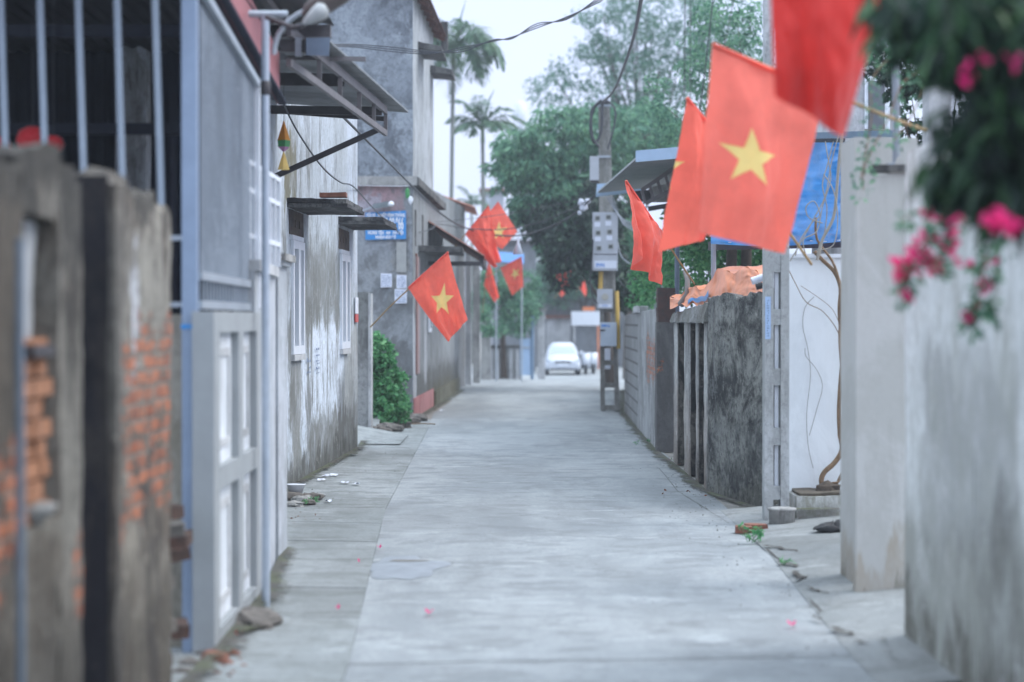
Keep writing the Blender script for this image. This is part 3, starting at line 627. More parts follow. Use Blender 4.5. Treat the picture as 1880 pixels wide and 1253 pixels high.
for i, (a, b) in enumerate(((25.45, 26.5), (30.6, 31.7))):
    f = MB(); xf = lambda y, d=0: XW(y)-d
    F = [(a, a+.1, zw0, zw1), (b-.1, b, zw0, zw1), (a+.1, b-.1, zw0, zw0+.1), (a+.1, b-.1, zw1-.1, zw1), ((a+b)/2-.06, (a+b)/2+.10, zw0+.1, zw1-.1)]
    for y0, y1, z0, z1 in F: f.slab((xf(y0, -.035), y0), (xf(y1, -.035), y1), .09, z0, z1)
    wf = f.build('window', M['white_paint'], t, bevel=.006)
    for y0, y1 in ((a+.1, (a+b)/2-.06), ((a+b)/2+.10, b-.1)):
        MB().slab((xf(y0, .02), y0), (xf(y1, .02), y1), .01, zw0+.1, zw1-.1).build('pane', M['glass'], wf)
    for y0, y1, z0, z1 in [(a+.16, a+.20, zw0+.1, zw1-.1), (b-.22, b-.18, zw0+.1, zw1-.1)]:
        MB().slab((xf(y0, -.01), y0), (xf(y1, -.01), y1), .02, z0, z1).build('sash_stile', M['white_paint'], wf)
    MB().slab((xf(a-.05, -.05), a-.02), (xf(b, -.05), b-.1), .06, zw0-.075, zw0-.005).build('window_sill', M['pale_concrete'], t)
    MB().slab((xf(a, -.03), a-.05), (xf(b, -.03), b-.1), .05, zw1+.005, zw1+.06).build('lintel', M['white_paint'], t)
    v = MB()
    v.slab((xf(a, -.006), a-.2), (xf(b, -.006), b+.1), .03, zw1+.065, 3.33, res=.1, jit=.006)
    for k in range(3): y0 = a-.05+k*.36; v.slab((xf(y0, -.02), y0), (xf(y0+.22, -.02), y0+.22), .02, zw1+.16, 3.22)
    v.build('vent_block', plaster('rusty_dark_render', (.10,.09,.085,1), (.15,.12,.10,1), (.04,.035,.035,1), .7, .5, seed=20+i), t)
for i, (a, b, ox) in enumerate(((25.15, 27.1, .71), (30.35, 32.4, .67))):
    l = MB(); z0 = 3.345 + .035*i
    l.hexa([(XW(a)-.02, a, z0), (XW(a)+ox, a, z0), (XW(b)+ox, b, z0), (XW(b)-.02, b, z0), (XW(a)-.02, a, z0+.05), (XW(a)+ox, a, z0+.04), (XW(b)+ox, b, z0+.04), (XW(b)-.02, b, z0+.05)], n=(10, 14, 1), jit=.006, js=5)
    o1 = l.build('ledge', plaster('sooty_ledge%d' % i, (.055,.055,.058,1), (.12,.12,.118,1), (.02,.02,.022,1), .5, .7, seed=30+i), t)
    l = MB(); l.hexa([(XW(a)-.02, a-.01, z0+.052), (XW(a)+ox-.02, a-.01, z0+.042), (XW(b)+ox-.02, b, z0+.042), (XW(b)-.02, b, z0+.052), (XW(a)-.02, a-.01, z0+.11), (XW(a)+ox-.02, a-.01, z0+.095), (XW(b)+ox-.02, b, z0+.095), (XW(b)-.02, b, z0+.11)], n=(14, 20, 1), jit=.014, js=9)
    l.build('ledge_topping', plaster('ledge_top_crust%d' % i, (.035,.035,.038,1), (.16,.16,.155,1), (.018,.018,.02,1), .6, .8, seed=33+i), o1)
b = MB().box(XW(26)+.30, XW(26)+.62, 25.7, 25.95, 3.495, 3.55, n=(3, 2, 1), jit=.01); tag(b.build('brick', M['brickred'], None, (XW(26)+.4, 25.8, 3.495)), 'single dark brick lying on top of the nearer window ledge', 'brick')
# stencilled adverts, too small to read in the photograph: rows of short strokes
def strokes(mb, fn, rows, cols, fill=.7, seed=0):
    r = random.Random(seed)
    for j in range(rows):
        for i in range(cols):
            if r.random() > fill: continue
            u0, u1 = (i+.12)/cols, (i+.82)/cols; v0, v1 = (j+.2)/rows, (j+.8)/rows
            if r.random() < .5: v0 += .25/rows
            mb.quad(fn(u0, v0), fn(u1, v0), fn(u1, v1), fn(u0, v1))
def wallq(y0, y1, z0, z1, d=.014): return lambda u, v: (XW(y0+(y1-y0)*u)+d, y0+(y1-y0)*u, z1+(z0-z1)*v)
D0 = -2.6; 
def onwall(px):  # depth where the house wall crosses this column
    k = (px-940)/FPX; return (-2.6-.033*26.6)/(k-.033)
mb = MB()
for x0, x1, y0, y1, r, c, s in [(560.5, 568, 655, 668, 1, 3, 1), (560.5, 568, 671, 687, 2, 4, 2), (577, 584, 638, 644, 1, 2, 3), (577, 584, 647, 656, 1, 3, 4), (577, 584, 660, 670, 2, 4, 5), (577, 584, 672, 680, 1, 3, 6), (577, 584, 682, 687, 1, 3, 7)]:
    a, b = onwall(x0), onwall(x1); strokes(mb, wallq(a, b, ZA(y1, (a+b)/2), ZA(y0, (a+b)/2), .02), r, c, .9, s)
mb.build('stencilled_text', M['ink'], t)
a, b = onwall(649.5), onwall(654.5); n_ = thing('notice_strip', 'narrow white notice with a red end near the far corner of the stained house', 'notice', (XW(a)+.03, a, 2))
MB().slab((XW(a)+.03, a), (XW(b)+.03, b), .015, ZA(576, a), ZA(546, a)).build('white_board', M['white_paint'], n_)
MB().slab((XW(a)+.03, a), (XW(b)+.03, b), .015, ZA(592, a), ZA(577, a)).build('red_board', plain('red_notice', (.55,.08,.07,1), .5, 0, .1), n_)

# corrugated canopy over the stained house
cz = 4.40
t = thing('canopy', 'big corrugated metal canopy on a steel truss above the stained house', 'canopy', (-2.7, 21, 4.4))
N0, N1 = (-2.95, 18.0), (-1.56, 18.0); F0, F1 = (-2.68, 24.3), (-1.18, 24.3)
def cn(u, v):
    x = (N0[0]+(N1[0]-N0[0])*u)*(1-v) + (F0[0]+(F1[0]-F0[0])*u)*v; y = 18.0+6.3*v
    return (x, y, 4.49-.11*u + .014*math.cos(v*2*math.pi*62))
mb = MB(); mb.surf(cn, 6, 62*8); mb.surf(lambda u, v: tuple(Vector(cn(u, v))+Vector((0, 0, .003))), 6, 62*8); mb.build('roof_sheet', plain('dusty_roof_sheet', (.24,.25,.26,1), .5, .15, .35, scale=3), t)
low0, low1 = W(530, 115, 16.9), W(708, 245, 23.3); up0, up1 = Vector((low0.x, low0.y, 4.30)), Vector((low1.x, low1.y, 4.30))
MB().beam(low0, low1, .04, .06).build('bottom_chord', M['frame_steel'], t); MB().beam(up0, up1, .04, .08).build('top_chord', M['frame_steel'], t)
for f in (.25, .45, .66, .84, 1.0):
    MB().beam(low0.lerp(low1, f), up0.lerp(up1, f), .04).build('truss_post', M['frame_steel'], t)
MB().beam((-2.72, 23.0, 4.28), (-1.4, 23.0, 4.26), .05, .09).build('cross_beam', M['steel_dark'], t); MB().beam((-2.85, 20.4, 4.32), (-1.6, 20.4, 4.30), .05, .12).build('cross_beam', M['steel_dark'], t)
MB().beam((-2.9, 19, 4.36), (-1.3, 19, 4.33), .04, .04).build('cross_beam', M['frame_steel'], t)
q = 23.4; MB().beam(W(500, 204, q), W(710, 219, q), .05, .05).build('bracket_arm', M['steel_dark'], t); MB().beam(W(506, 324, q), W(702, 235, q), .05, .06).build('bracket_brace', M['steel_dark'], t)
for px, py in ((517, 198), (548, 212)): pass
# hanging paper tassels
p = W(521, 214, 20.5); L = thing('paper_tassel', 'hanging orange, green and violet folded paper lantern under the corrugated canopy', 'paper lantern', (p.x, p.y, W(521, 315, 20.5).z))
def cone(mb, top, bot, w0, w1, twist=0, n=4):
    vs = []
    for z, w_ in ((top, w0), (bot, w1)):
        for k in range(n): t_ = 2*math.pi*k/n+twist; vs.append((p.x+w_*math.cos(t_), p.y+w_*math.sin(t_), z))
    mb.add(vs, [(k, (k+1) % n, n+(k+1) % n, n+k) for k in range(n)]); return mb
Z = lambda py: W(521, py, 20.5).z
cone(MB(), Z(222), Z(258), .004, .062, .3).build('orange_top', M['orange'], L); cone(MB(), Z(258), Z(270), .062, .055, .3).build('green_band', M['green_paper'], L)
cone(MB(), Z(270), Z(279), .055, .008, .3).build('violet_tip', M['violet_paper'], L); cone(MB(), Z(279), Z(312), .006, .06, .9, 5).build('yellow_skirt', M['yellow_cloth'], L)
MB().tube([(p.x, p.y, Z(222)), (p.x, p.y, 4.38)], .003, 5).build('cord', M['wire'], L)

# side gate pillar, ramp, bush
t = thing('side_pillar', 'narrow grey gate pillar behind the stained house, left of the green bush', 'pillar', (-2.6, 37, 0))
MB().box(XA(652, 37), XA(676, 37), 37, 37.4, 0, 2.5, n=(2, 2, 14), jit=.008).build('shaft', plaster('side_pillar_render', (.22,.23,.225,1), (.33,.34,.34,1), (.10,.10,.10,1), .6, .5, seed=41), t)
MB().box(XA(676, 37)+.003, XA(681.5, 37), 36.98, 37.42, 0, 2.48, n=(1, 1, 10), jit=.003).build('pale_edge', M['pale_concrete'], t)
mb = MB(); mb.surf(lambda u, v: (-2.75+.95*u, 34.2+2.8*v, .03+.18*(1-u)*min(1, v*1.5)), 4, 6); kind(mb.build('side_ramp', M['slabs']))
for i in range(9):
    px, py = [(704, 800), (690, 798), (722, 794), (735, 787), (745, 780), (757, 778), (765, 774), (748, 771), (712, 792)][i]; g = G(px, py)
    tag(MB().rock((g[0], g[1], .06), .13+.05*rnd.random(), i, (1.3, 1, .6)).build('stone', M['rubble'], None, (g[0], g[1], 0)), 'rough stone edging the green bush, %s' % ['third from the left', 'leftmost at the pillar', 'middle of the row nearest the road', 'fifth along towards the pink plinth', 'largest beside the pink plinth', 'second from the right end', 'rightmost of the row', 'tucked behind the others', 'second from the left'][i], 'stone', 'stones along the foot of the bush')

def leaves(mb, c, r, n, size, rg, droop=.2, asp=.42):
    """n leaf blades gathered round c in an ellipsoid r"""
    for _ in range(n):
        while True:
            d = Vector((rg.uniform(-1, 1), rg.uniform(-1, 1), rg.uniform(-1, 1)))
            if d.length < 1: break
        p = Vector(c) + Vector((d.x*r[0], d.y*r[1], d.z*r[2]))
        a = Vector((rg.uniform(-1, 1), rg.uniform(-1, 1), rg.uniform(-1, .5)-droop)).normalized()
        b = a.cross(Vector((rg.uniform(-1, 1), rg.uniform(-1, 1), rg.uniform(-1, 1)))).normalized()
        s = size*rg.uniform(.6, 1.25); nn = a.cross(b)
        mb.v.extend([tuple(p), tuple(p+a*s*.45+b*s*asp*.5+nn*s*.06), tuple(p+a*s), tuple(p+a*s*.45-b*s*asp*.5+nn*s*.06)])
        k = len(mb.v)-4; mb.f.append((k, k+1, k+2, k+3)); mb.sm.append(False); mb.mi.append(0)
def crown(lobes, clusters, per, size, seed, csz=.3, droop=.2, asp=.42, shell=.55):
    """lobes: (centre, radii); clumps sit mostly near each lobe's surface, so sky shows between them"""
    rg = random.Random(seed); mb = MB(); cs = []
    tot = sum(r[0]*r[2] for _, r in lobes)
    for c, r in lobes:
        for _ in range(max(3, int(clusters*r[0]*r[2]/tot))):
            d = Vector((rg.gauss(0, 1), rg.gauss(0, 1), rg.gauss(0, 1))).normalized() * (shell + (1-shell)*rg.random()**.5)
            q = Vector(c)+Vector((d.x*r[0], d.y*r[1], d.z*r[2])); cs.append(q)
            k = csz*rg.uniform(.6, 1.3); leaves(mb, q, (k, k, k*.7), per, size, rg, droop, asp)
    return mb, cs
def tree(name, label, cat, base, trunk, lobes, clusters, per, size, mat, seed, r0=.12, csz=.3, droop=.2, asp=.42, group=None, limbs=14, shell=.55):
    t = thing(name, label, cat, base, group); rg = random.Random(seed+5)
    mb, cs = crown(lobes, clusters, per, size, seed, csz, droop, asp, shell)
    mb.build('crown', mat, t)
    tb = MB(); tops = [Vector(p) for p in trunk]; n = len(tops)
    tb.tube(tops, [r0*(1-.55*i/(n-1)) for i in range(n)], 9)
    for k in range(limbs):
        q = cs[rg.randrange(len(cs))]; s = tops[-1].lerp(tops[max(0, n-2)], rg.random()*.8); m = s.lerp(q, .5) + Vector((0, 0, -.15*(q-s).length*rg.uniform(-.5, 1)))
        tb.tube([s, s.lerp(m, .6), m, q], [r0*.4, r0*.3, r0*.2, r0*.06], 6)
    tb.build('trunk', M['bark'], t); return t
g = G(715, 795)
tree('green_bush', 'bright green leafy bush growing against the wall below the blue sign', 'bush', (-2.35, 39.8, 0), [(-2.45, 39.9, 0), (-2.4, 39.9, .8)],
     [((-2.50, 39.9, 1.35), (.26, .35, .40)), ((-2.36, 39.9, .85), (.36, .5, .5)), ((-2.27, 39.8, .42), (.38, .55, .36)), ((-2.55, 39.8, 1.65), (.1, .2, .15))], 330, 16, .095, M['leaf_bush'], 3, r0=.04, csz=.10, asp=.6, limbs=10, shell=.3)

# ------------------------------------------------------------------ tall old building with the blue sign
def X2(D): return -2.03 + .0255*(D-43.5)
t = thing('tall_building', 'tall dark grey building with tiled eave and blue sign on its lower wall', 'building', (-2.05, 43.5, 0))
up = zoned('shade_side_upper_render', ((.20,.23,.265,1), (.30,.34,.38,1), (.085,.095,.11,1)), [('y', -1, .6, 4, 12, (.30,.33,.36,1), .25, .2)], 51, .8, .5, vert=1.5, fleck=.8)
upside = plaster('lit_side_upper_render', (.30,.325,.34,1), (.40,.43,.46,1), (.16,.165,.165,1), .6, .3, seed=52)  # front darker than side: fall of light put into the two colours
lowf = zoned('posted_wall_render', ((.22,.24,.255,1), (.29,.31,.33,1), (.13,.135,.14,1)), [('x', -1.6, -.12, 3.9, 5.0, (.50,.30,.31,1), .75, .15), ('x', -1.3, -.5, 3.8, 4.55, (.42,.45,.52,1), .6, .1), ('x', -3, .1, -1, 1.6, (.09,.09,.088,1), .7, .2), ('x', -.42, -.05, 2.6, 4.0, (.34,.335,.31,1), .7, .05), ('x', -2, .1, 3.3, 4.1, (.36,.39,.43,1), .5, .3)], 53, .8, .5, vert=1.5)
lows = zoned('lower_side_render', ((.22,.235,.245,1), (.27,.29,.30,1), (.13,.135,.135,1)), [('y', -1, 22, -1.2, 1.0, (.06,.06,.052,1), .9, .3), ('y', -.1, 1.0, 0, 2.1, (.48,.50,.54,1), .8, .05), ('y', 3.4, 4.4, .6, 2.3, (.48,.50,.54,1), .8, .05), ('y', 5, 20, -1, .55, (.075,.07,.035,1), .8, .2)], 54)
MB().slab((-6.5, 43.5), (X2(43.5), 43.5), .25, 4.95, 8.9, res=.4, jit=.01).build('upper_front_wall', up, t)
MB().slab((X2(43.5)+.01, 43.52), (X2(50.2)+.01, 50.2), .3, 4.95, 8.85, res=.5, jit=.01).build('upper_side_wall', upside, t)
MB().slab((-6.5, 43.48), (X2(43.5), 43.48), .25, 0, 4.75, res=.3, jit=.01).build('lower_front_wall', lowf, t)
MB().slab((X2(43.5)+.012, 43.5), (X2(62), 62), .3, 0, 4.74, 4.6, res=.4, jit=.01).build('lower_side_wall', lows, t)
MB().slab((X2(43.6)+.03, 43.55), (X2(50)+.03, 50), .05, 0, .42).build('red_plinth', plaster('faded_red_plinth', (.34,.13,.13,1), (.42,.2,.2,1), (.14,.08,.08,1), .5, .4, seed=55), t)
MB().slab((X2(50)+.07, 50.02), (X2(61.5)+.07, 61.5), .1, 0, .35, res=.4, jit=.02).build('mossy_plinth', plaster('mossy_plinth', (.10,.095,.06,1), (.15,.15,.12,1), (.05,.05,.03,1), .5, .5, seed=56), t)
MB().slab((-6.5, 43.30), (X2(43.5)+.1, 43.30), .2, 4.76, 4.94, res=.5, jit=.008).build('cornice', M['concrete'], t); MB().slab((X2(43.5)+.14, 43.3), (X2(53.2)+.14, 53.2), .2, 4.765, 4.92).build('cornice', M['concrete_dark'], t)
# tiled eave
mb = MB(); mb.surf(lambda u, v: (X2(43+8*v)+.30-2.8*u, 43.0+8.0*v, 8.70+1.5*u+.04*abs(math.sin(v*math.pi*26))), 6, 260); mb.surf(lambda u, v: (X2(43+8*v)+.29-2.8*u, 43.0+8.0*v, 8.64+1.5*u), 2, 2)
mb.build('tiled_roof', M['tile'], t)
for k in range(9): y = 43.2+k*.9; MB().beam((X2(y)+.25, y, 8.64), (X2(y)-.3, y, 8.9), .07, .09).build('rafter', M['brickred'], t)
MB().box(X2(50)+.18, X2(50)+.34, 50.6, 51.0, 8.4, 9.1).build('roof_end_post', M['concrete_dark'], t)
for y0, y1, z in ((45.0, 46.8, 7.74), (49.0, 50.4, 7.72)):
    MB().hexa([(X2(y0), y0, z), (X2(y0)+.52, y0, z-.05), (X2(y1)+.52, y1, z-.05), (X2(y1), y1, z), (X2(y0), y0, z+.16), (X2(y0)+.5, y0, z+.05), (X2(y1)+.5, y1, z+.05), (X2(y1), y1, z+.16)], n=(4, 8, 1), jit=.02, js=6).build('window_hood', M['concrete_dark'], t)
for y0, y1, z0, z1 in ((44.0, 44.12, 3.2, 4.2), (46.5, 46.62, 3.3, 4.1), (44.2, 44.9, 1.4, 2.9), (46.4, 46.9, 1.7, 2.4)):
    pass
for y0, y1, z0, z1, c in ((44.0, 44.25, 3.55, 4.3, 'concrete_dark'), (46.2, 46.45, 3.5, 4.3, 'concrete_dark')):
    MB().slab((X2(y0)+.03, y0), (X2(y1)+.03, y1), .02, z0, z1).build('vent_slot', M[c], t)
d_ = MB().slab((X2(44.2)+.035, 44.2), (X2(45.2)+.035, 45.2), .03, .9, 3.35).build('door', plain('pinkish_door', (.33,.24,.24,1), .6, 0, .2), t)
MB().slab((X2(44.2)+.045, 44.2), (X2(44.35)+.045, 44.35), .04, .9, 3.4).build('door_frame', M['brickred'], d_)
w_ = MB().slab((X2(48.0)+.05, 48.0), (X2(49.0)+.05, 49.0), .03, 1.75, 2.9).build('window', M['white_paint'], t); MB().slab((X2(48.3)+.06, 48.3), (X2(48.7)+.06, 48.7), .012, 1.85, 2.8).build('pane', M['glass_pale'], w_)
# small tiled porch roof with slab
t2 = thing('porch_roof', 'small sagging tiled porch roof on the side of the tall building, above the nearer left flag', 'roof', (X2(47), 46.5, 3.5))
MB().hexa([(X2(45), 45, 3.48), (X2(45)+.95, 45, 3.46), (X2(49)+.8, 49, 3.50), (X2(49), 49, 3.5), (X2(45), 45, 3.60), (X2(45)+.95, 45, 3.57), (X2(49)+.8, 49, 3.6), (X2(49), 49, 3.62)], n=(5, 8, 1), jit=.02, js=5).build('slab', M['concrete_dark'], t2)
mb = MB(); mb.surf(lambda u, v: (X2(49)+.0+1.25*u, 48.2+6*v, 4.25-.78*u+.035*abs(math.sin(v*math.pi*24))), 4, 200); mb.surf(lambda u, v: (X2(49)+.0+1.24*u, 48.2+6*v, 4.19-.78*u), 2, 2); mb.build('tiles', M['tile'], t2)
MB().beam((X2(49)+1.2, 48.3, 3.36), (X2(49)+1.2, 54, 3.36), .1, .14).build('eave_beam', M['steel_dark'], t2); MB().beam((X2(48.3), 48.3, 3.3), (X2(48.3)+1.2, 48.3, 3.3), .1, .1).build('eave_beam', M['steel_dark'], t2)

def textmesh(body, size, loc, name, mat, parent, rot=(math.pi/2, 0, 0), sx=1, bold=0.0, align='CENTER'):
    cu = bpy.data.curves.new('lettering', 'FONT'); cu.body = body; cu.size = size; cu.align_x = align; cu.offset = bold; cu.extrude = .002
    ob = bpy.data.objects.new('lettering', cu); COL.objects.link(ob); bpy.context.view_layer.update()
    me = bpy.data.meshes.new_from_object(ob.evaluated_get(bpy.context.evaluated_depsgraph_get())); bpy.data.objects.remove(ob)
    me.materials.clear(); me.materials.append(mat); o = bpy.data.objects.new(name, me); _fin(o, loc, parent); o.rotation_euler = rot; o.scale = (sx, 1, 1); return o
D = 43.42; xl, xr, zt_, zb_ = XA(671, D), XA(745.5, D), ZA(389, D), ZA(441, D)
s = thing('blue_sign', 'blue sign with white lettering and number ending 966, behind the farther window ledge', 'sign', ((xl+xr)/2, D, zb_))
MB().hexa([(xl, D-.02, zb_), (xr, D-.02, zb_+.02), (xr, D, zb_+.02), (xl, D, zb_), (xl, D-.02, zt_-.02), (xr, D-.02, zt_+.02), (xr, D, zt_+.02), (xl, D, zt_-.02)]).build('board', M['sign_blue'], s)
cx = (xl+xr)/2
for body, z, size, sx, bold in (('ĐỘI XE . N HIỆP ĐÌNH THẮNG', ZA(398.5, D), .095, .60, .004), ('ĐT: 0913.00.966', ZA(421, D), .33, .325, .010), ('HƯNG YÊN  ⟺  HÀ NỘI', ZA(430.5, D), .095, .66, .004), ('NHẬN GỬI ĐỒ', ZA(438.3, D), .082, .75, .004)):
    textmesh(body, size, (cx, D-.027, z), 'lettering', M['sign_white'], s, sx=sx, bold=bold)
for i, (x0, x1, y0, y1, seed, lab) in enumerate([(699, 719.5, 502, 528, 1, 'white printed notice, leftmost of three pasted on the grey wall below the blue sign'), (728, 746.5, 505, 530, 2, 'pale printed notice pasted directly above another at the wall corner below the blue sign'), (724.5, 747, 531, 557.5, 3, 'lowest white printed notice at the wall corner, crossed by a bamboo flagpole')]):
    x0, x1, z1, z0 = XA(x0, D), XA(x1, D), ZA(y0, D), ZA(y1, D); P = thing('notice', lab, 'notice', ((x0+x1)/2, D, z0), 'notices pasted on the grey wall')
    MB().hexa([(x0, D-.006, z0), (x1, D-.006, z0+.005), (x1, D, z0+.005), (x0, D, z0), (x0, D-.006, z1), (x1, D-.006, z1-.008), (x1, D, z1-.008), (x0, D, z1)]).build('sheet', M['paper'], P)
    mb = MB(); strokes(mb, lambda u, v: (x0+.02+(x1-x0-.04)*u, D-.009, z1-.03+(z0-z1+.05)*v), 6, 11, .8, seed); mb.build('faded_text', M['ink'], P)
p = W(727, 560, D-.02)
MB().box(XA(728, D), XA(746, D), D-.012, D, ZA(500, D), ZA(445, D)).build('paper_remnant', plain('old_paper', (.36,.37,.36,1), .8, 0, .2), t)
L = thing('wall_lamp', 'grey slanted lamp shade with a white bulb cover on the wall above the blue sign', 'lamp', W(700, 385, 43.2))
MB().hexa([W(684, 384, 43.3), W(715, 380, 42.9), W(715, 380, 43.3), W(684, 384, 43.4), W(684, 375, 43.3), W(712, 370, 42.9), W(712, 370, 43.3), W(684, 375, 43.4)]).build('shade', plain('lamp_grey', (.22,.26,.28,1), .4, .1, .2), L)
p = W(718, 375, 42.9); MB().lathe(tuple(p), [(0, -.05), (.05, -.035), (.065, 0), (.04, .045), (0, .06)], 12).build('bulb_cover', M['white_paint'], L); MB().beam(W(664, 388, 43.4), W(690, 378, 43.3), .03).build('arm', M['galv'], L)
b = thing('bunting', 'strip of green and white plastic scraps hanging from the cornice corner of the tall building', 'bunting', W(750, 375, 43.3))
MB().rock(tuple(W(748, 355, 43.2)), .09, 3, (.5, .3, 1.3)).build('green_scrap', M['green_paper'], b); MB().rock(tuple(W(754, 367, 43.2)), .10, 5, (.5, .3, .9)).build('white_scrap', M['white_paint'], b)

# plain grey wall block behind, then gate pillars
t = thing('grey_building', 'blank grey building wall with a sloping top edge, behind the tall building', 'building', (-1.9, 50.3, 0))
MB().slab((X2(50.3)-.06, 50.3), (X2(66), 66), .4, 4.0, 5.13, 5.5, res=.6, jit=.01).build('upper_wall', plaster('blank_grey', (.19,.205,.215,1), (.25,.27,.28,1), (.12,.125,.125,1), .4, .3, seed=60), t)
MB().slab((X2(62.1)-.1, 62.1), (X2(66), 66), .4, 0, 3.99, 3.99).build('lower_wall', plaster('blank_grey_low', (.16,.165,.165,1), (.22,.23,.23,1), (.10,.10,.095,1), .6, .4, seed=61), t)
mb = MB(); mb.surf(lambda u, v: (X2(66)-.6+.95*u, 64+5*v, 5.75-.35*u+.03*abs(math.sin(v*math.pi*20))), 2, 160); mb.build('red_tile_edge', plain('bright_tile', (.42,.15,.09,1), .8, 0, .4), t)
MB().slab((X2(66)-.02, 66.02), (X2(66)-4, 66.02), .3, 0, 5.4).build('end_wall', M['concrete_dark'], t)
for px0, px1, D, yt, lab, m in ((854, 865, 67, 462, 'slim pale post at the wall corner beyond the mossy plinth', 'pale_concrete'), (868, 881, 69, 470, 'broad grey pillar with dark foot beyond the slim pale post', 'concrete'), (883, 901, 74, 478, 'square grey pillar beside the low balustrade wall', 'concrete')):
    x0, x1 = XA(px0, D), XA(px1, D); z = ZA(yt, D) if px0 < 883 else ZA(583, D)
    P = thing('gate_post', lab, 'pillar', ((x0+x1)/2, D, gz(D)), 'pillars at the far end of the left side')
    MB().box(x0, x1, D, D+.35, gz(D), z, n=(1, 1, 12), jit=.008).build('shaft', M[m], P); MB().box(x0-.04, x1+.04, D-.04, D+.39, z+.001, z+.08).build('cap', M['concrete'], P)
D = 78; t = thing('balustrade_wall', 'low grey wall with upright pilasters below the far leafy shrub', 'wall', (XA(925, D), D, gz(D)))
MB().box(XA(896, D), XA(956, D), D, D+.2, gz(D), ZA(640, D), n=(6, 1, 6), jit=.01).build('wall_body', M['concrete'], t); MB().box(XA(896, D)-.03, XA(956, D)+.03, D-.06, D+.24, ZA(640, D)+.001, ZA(634, D)).build('coping', M['concrete_dark'], t)
for px in (902, 914, 926, 938, 950): MB().box(XA(px, D)-.05, XA(px, D)+.05, D-.05, D-.001, gz(D), ZA(641, D)).build('pilaster', M['pale_concrete'], t)
t = thing('blue_gate', 'narrow pale blue metal gate leaf beside a dark blue post at the far end', 'gate', (XA(965, 77), 77, gz(77)))
MB().box(XA(955, 77), XA(974, 77), 77, 77.06, gz(77)+.15, ZA(622, 77)).build('gate_leaf', plain('gate_blue', (.36,.50,.68,1), .5, 0, .15), t); MB().box(XA(955, 77), XA(974, 77), 76.96, 76.99, ZA(640, 77), ZA(637, 77)).build('rail', M['galv'], t)
MB().tube([(XA(977, 77), 77, gz(77)), (XA(977, 77), 77, ZA(580, 77))], .06, 8).build('post', plain('slate_blue', (.14,.22,.32,1), .5, .1, .2), t)
D = 79; t = thing('far_pillar', 'tall pale square pillar left of the white car', 'pillar', (XA(993, D), D, gz(D)))
MB().box(XA(987, D), XA(1001, D), D, D+.3, gz(D), ZA(571, D)).build('shaft', M['pale_concrete'], t); MB().box(XA(984, D), XA(1004, D), D-.04, D+.34, ZA(571, D)+.001, ZA(566, D)).build('cap', M['concrete'], t)

# palms
def palm(name, label, base, top, nfr, L, seed, droopf, spear):
    t = thing(name, label, 'palm', base, 'areca palms'); rg = random.Random(seed)
    a, b = Vector(base), Vector(top); h = (b-a).length
    MB().tube([a, a.lerp(b, .4)+Vector((.05, 0, 0)), b], [.085, .075, .07], 9).build('trunk', plain('palm_trunk%d' % seed, (.20,.22,.20,1), .8, 0, .3, scale=4), t)
    MB().tube([b, b+Vector((0, 0, .45)), b+Vector((0, 0, .7))], [.085, .07, .03], 8).build('crownshaft', plain('crownshaft%d' % seed, (.16,.24,.13,1), .5, 0, .3), t)
    mb = MB()
    for k in range(nfr):
        az_ = 2*math.pi*k/nfr + rg.uniform(-.25, .25); up_ = rg.uniform(.2, 1.25); ln = L*rg.uniform(.8, 1.1)
        p = b + Vector((0, 0, .55)); d = Vector((math.cos(az_)*math.cos(up_), math.sin(az_)*math.cos(up_), math.sin(up_))); pts = [p.copy()]
        n = 14
        for i in range(n):
            p = p + d*ln/n; d.z -= droopf*(1.2/n)*(1+i*.16); d.normalize(); pts.append(p.copy())
        mb.tube(pts, [.02*(1-i/(n+1)) for i in range(n+1)], 5)
        side = d.cross(Vector((0, 0, 1))).normalized()
        for i in range(2, n+1):
            for j in (0, .5):
                if i == n and j: continue
                q = pts[i].lerp(pts[min(n, i+1)], j); dd = (pts[i]-pts[i-1]).normalized(); sd = dd.cross(Vector((0, 0, 1)));
                if sd.length < .1: sd = side
                sd.normalize(); ll = L*.34*math.sin(math.pi*min(.95, (i+j)/n*.85+.12))
                for s_ in (-1, 1):
                    v = (dd*.65 + sd*s_*.75 + Vector((0, 0, rg.uniform(-.45, .15)))).normalized(); e_ = q+v*ll+Vector((0, 0, -.22*ll)); m = q+v*ll*.5; wv = Vector((0, 0, 1)).cross(v).normalized()*.048+dd*.015
                    mb.add([q-wv*.5, m-wv, e_, m+wv, q+wv*.5], [(0, 1, 3, 4), (1, 2, 3)])
    if spear: mb.tube([b+Vector((0, 0, .6)), b+Vector((.25, 0, 1.6)), b+Vector((.45, 0, spear))], [.05, .035, .006], 6)
    mb.build('fronds', M['leaf_palm'], t); return t
b = W(820, 340, 75); palm('areca_palm', 'tall areca palm with a drooping dense crown just right of the tiled eave', (b.x, 75, 0), W(832, 120, 75), 24, 2.5, 3, 1.6, 2.3)
b = W(886, 340, 80); palm('areca_palm', 'lower areca palm with wide arching fronds between the tall palm and the big tree', (b.x, 80, -.2), W(886, 262, 80), 15, 1.75, 9, .75, 2.0)
b = W(866, 380, 120); palm('areca_palm', 'small distant palm top peeping over the blank grey building wall', (b.x, 120, -.4), W(866, 392, 120), 9, 1.5, 5, .8, 0)

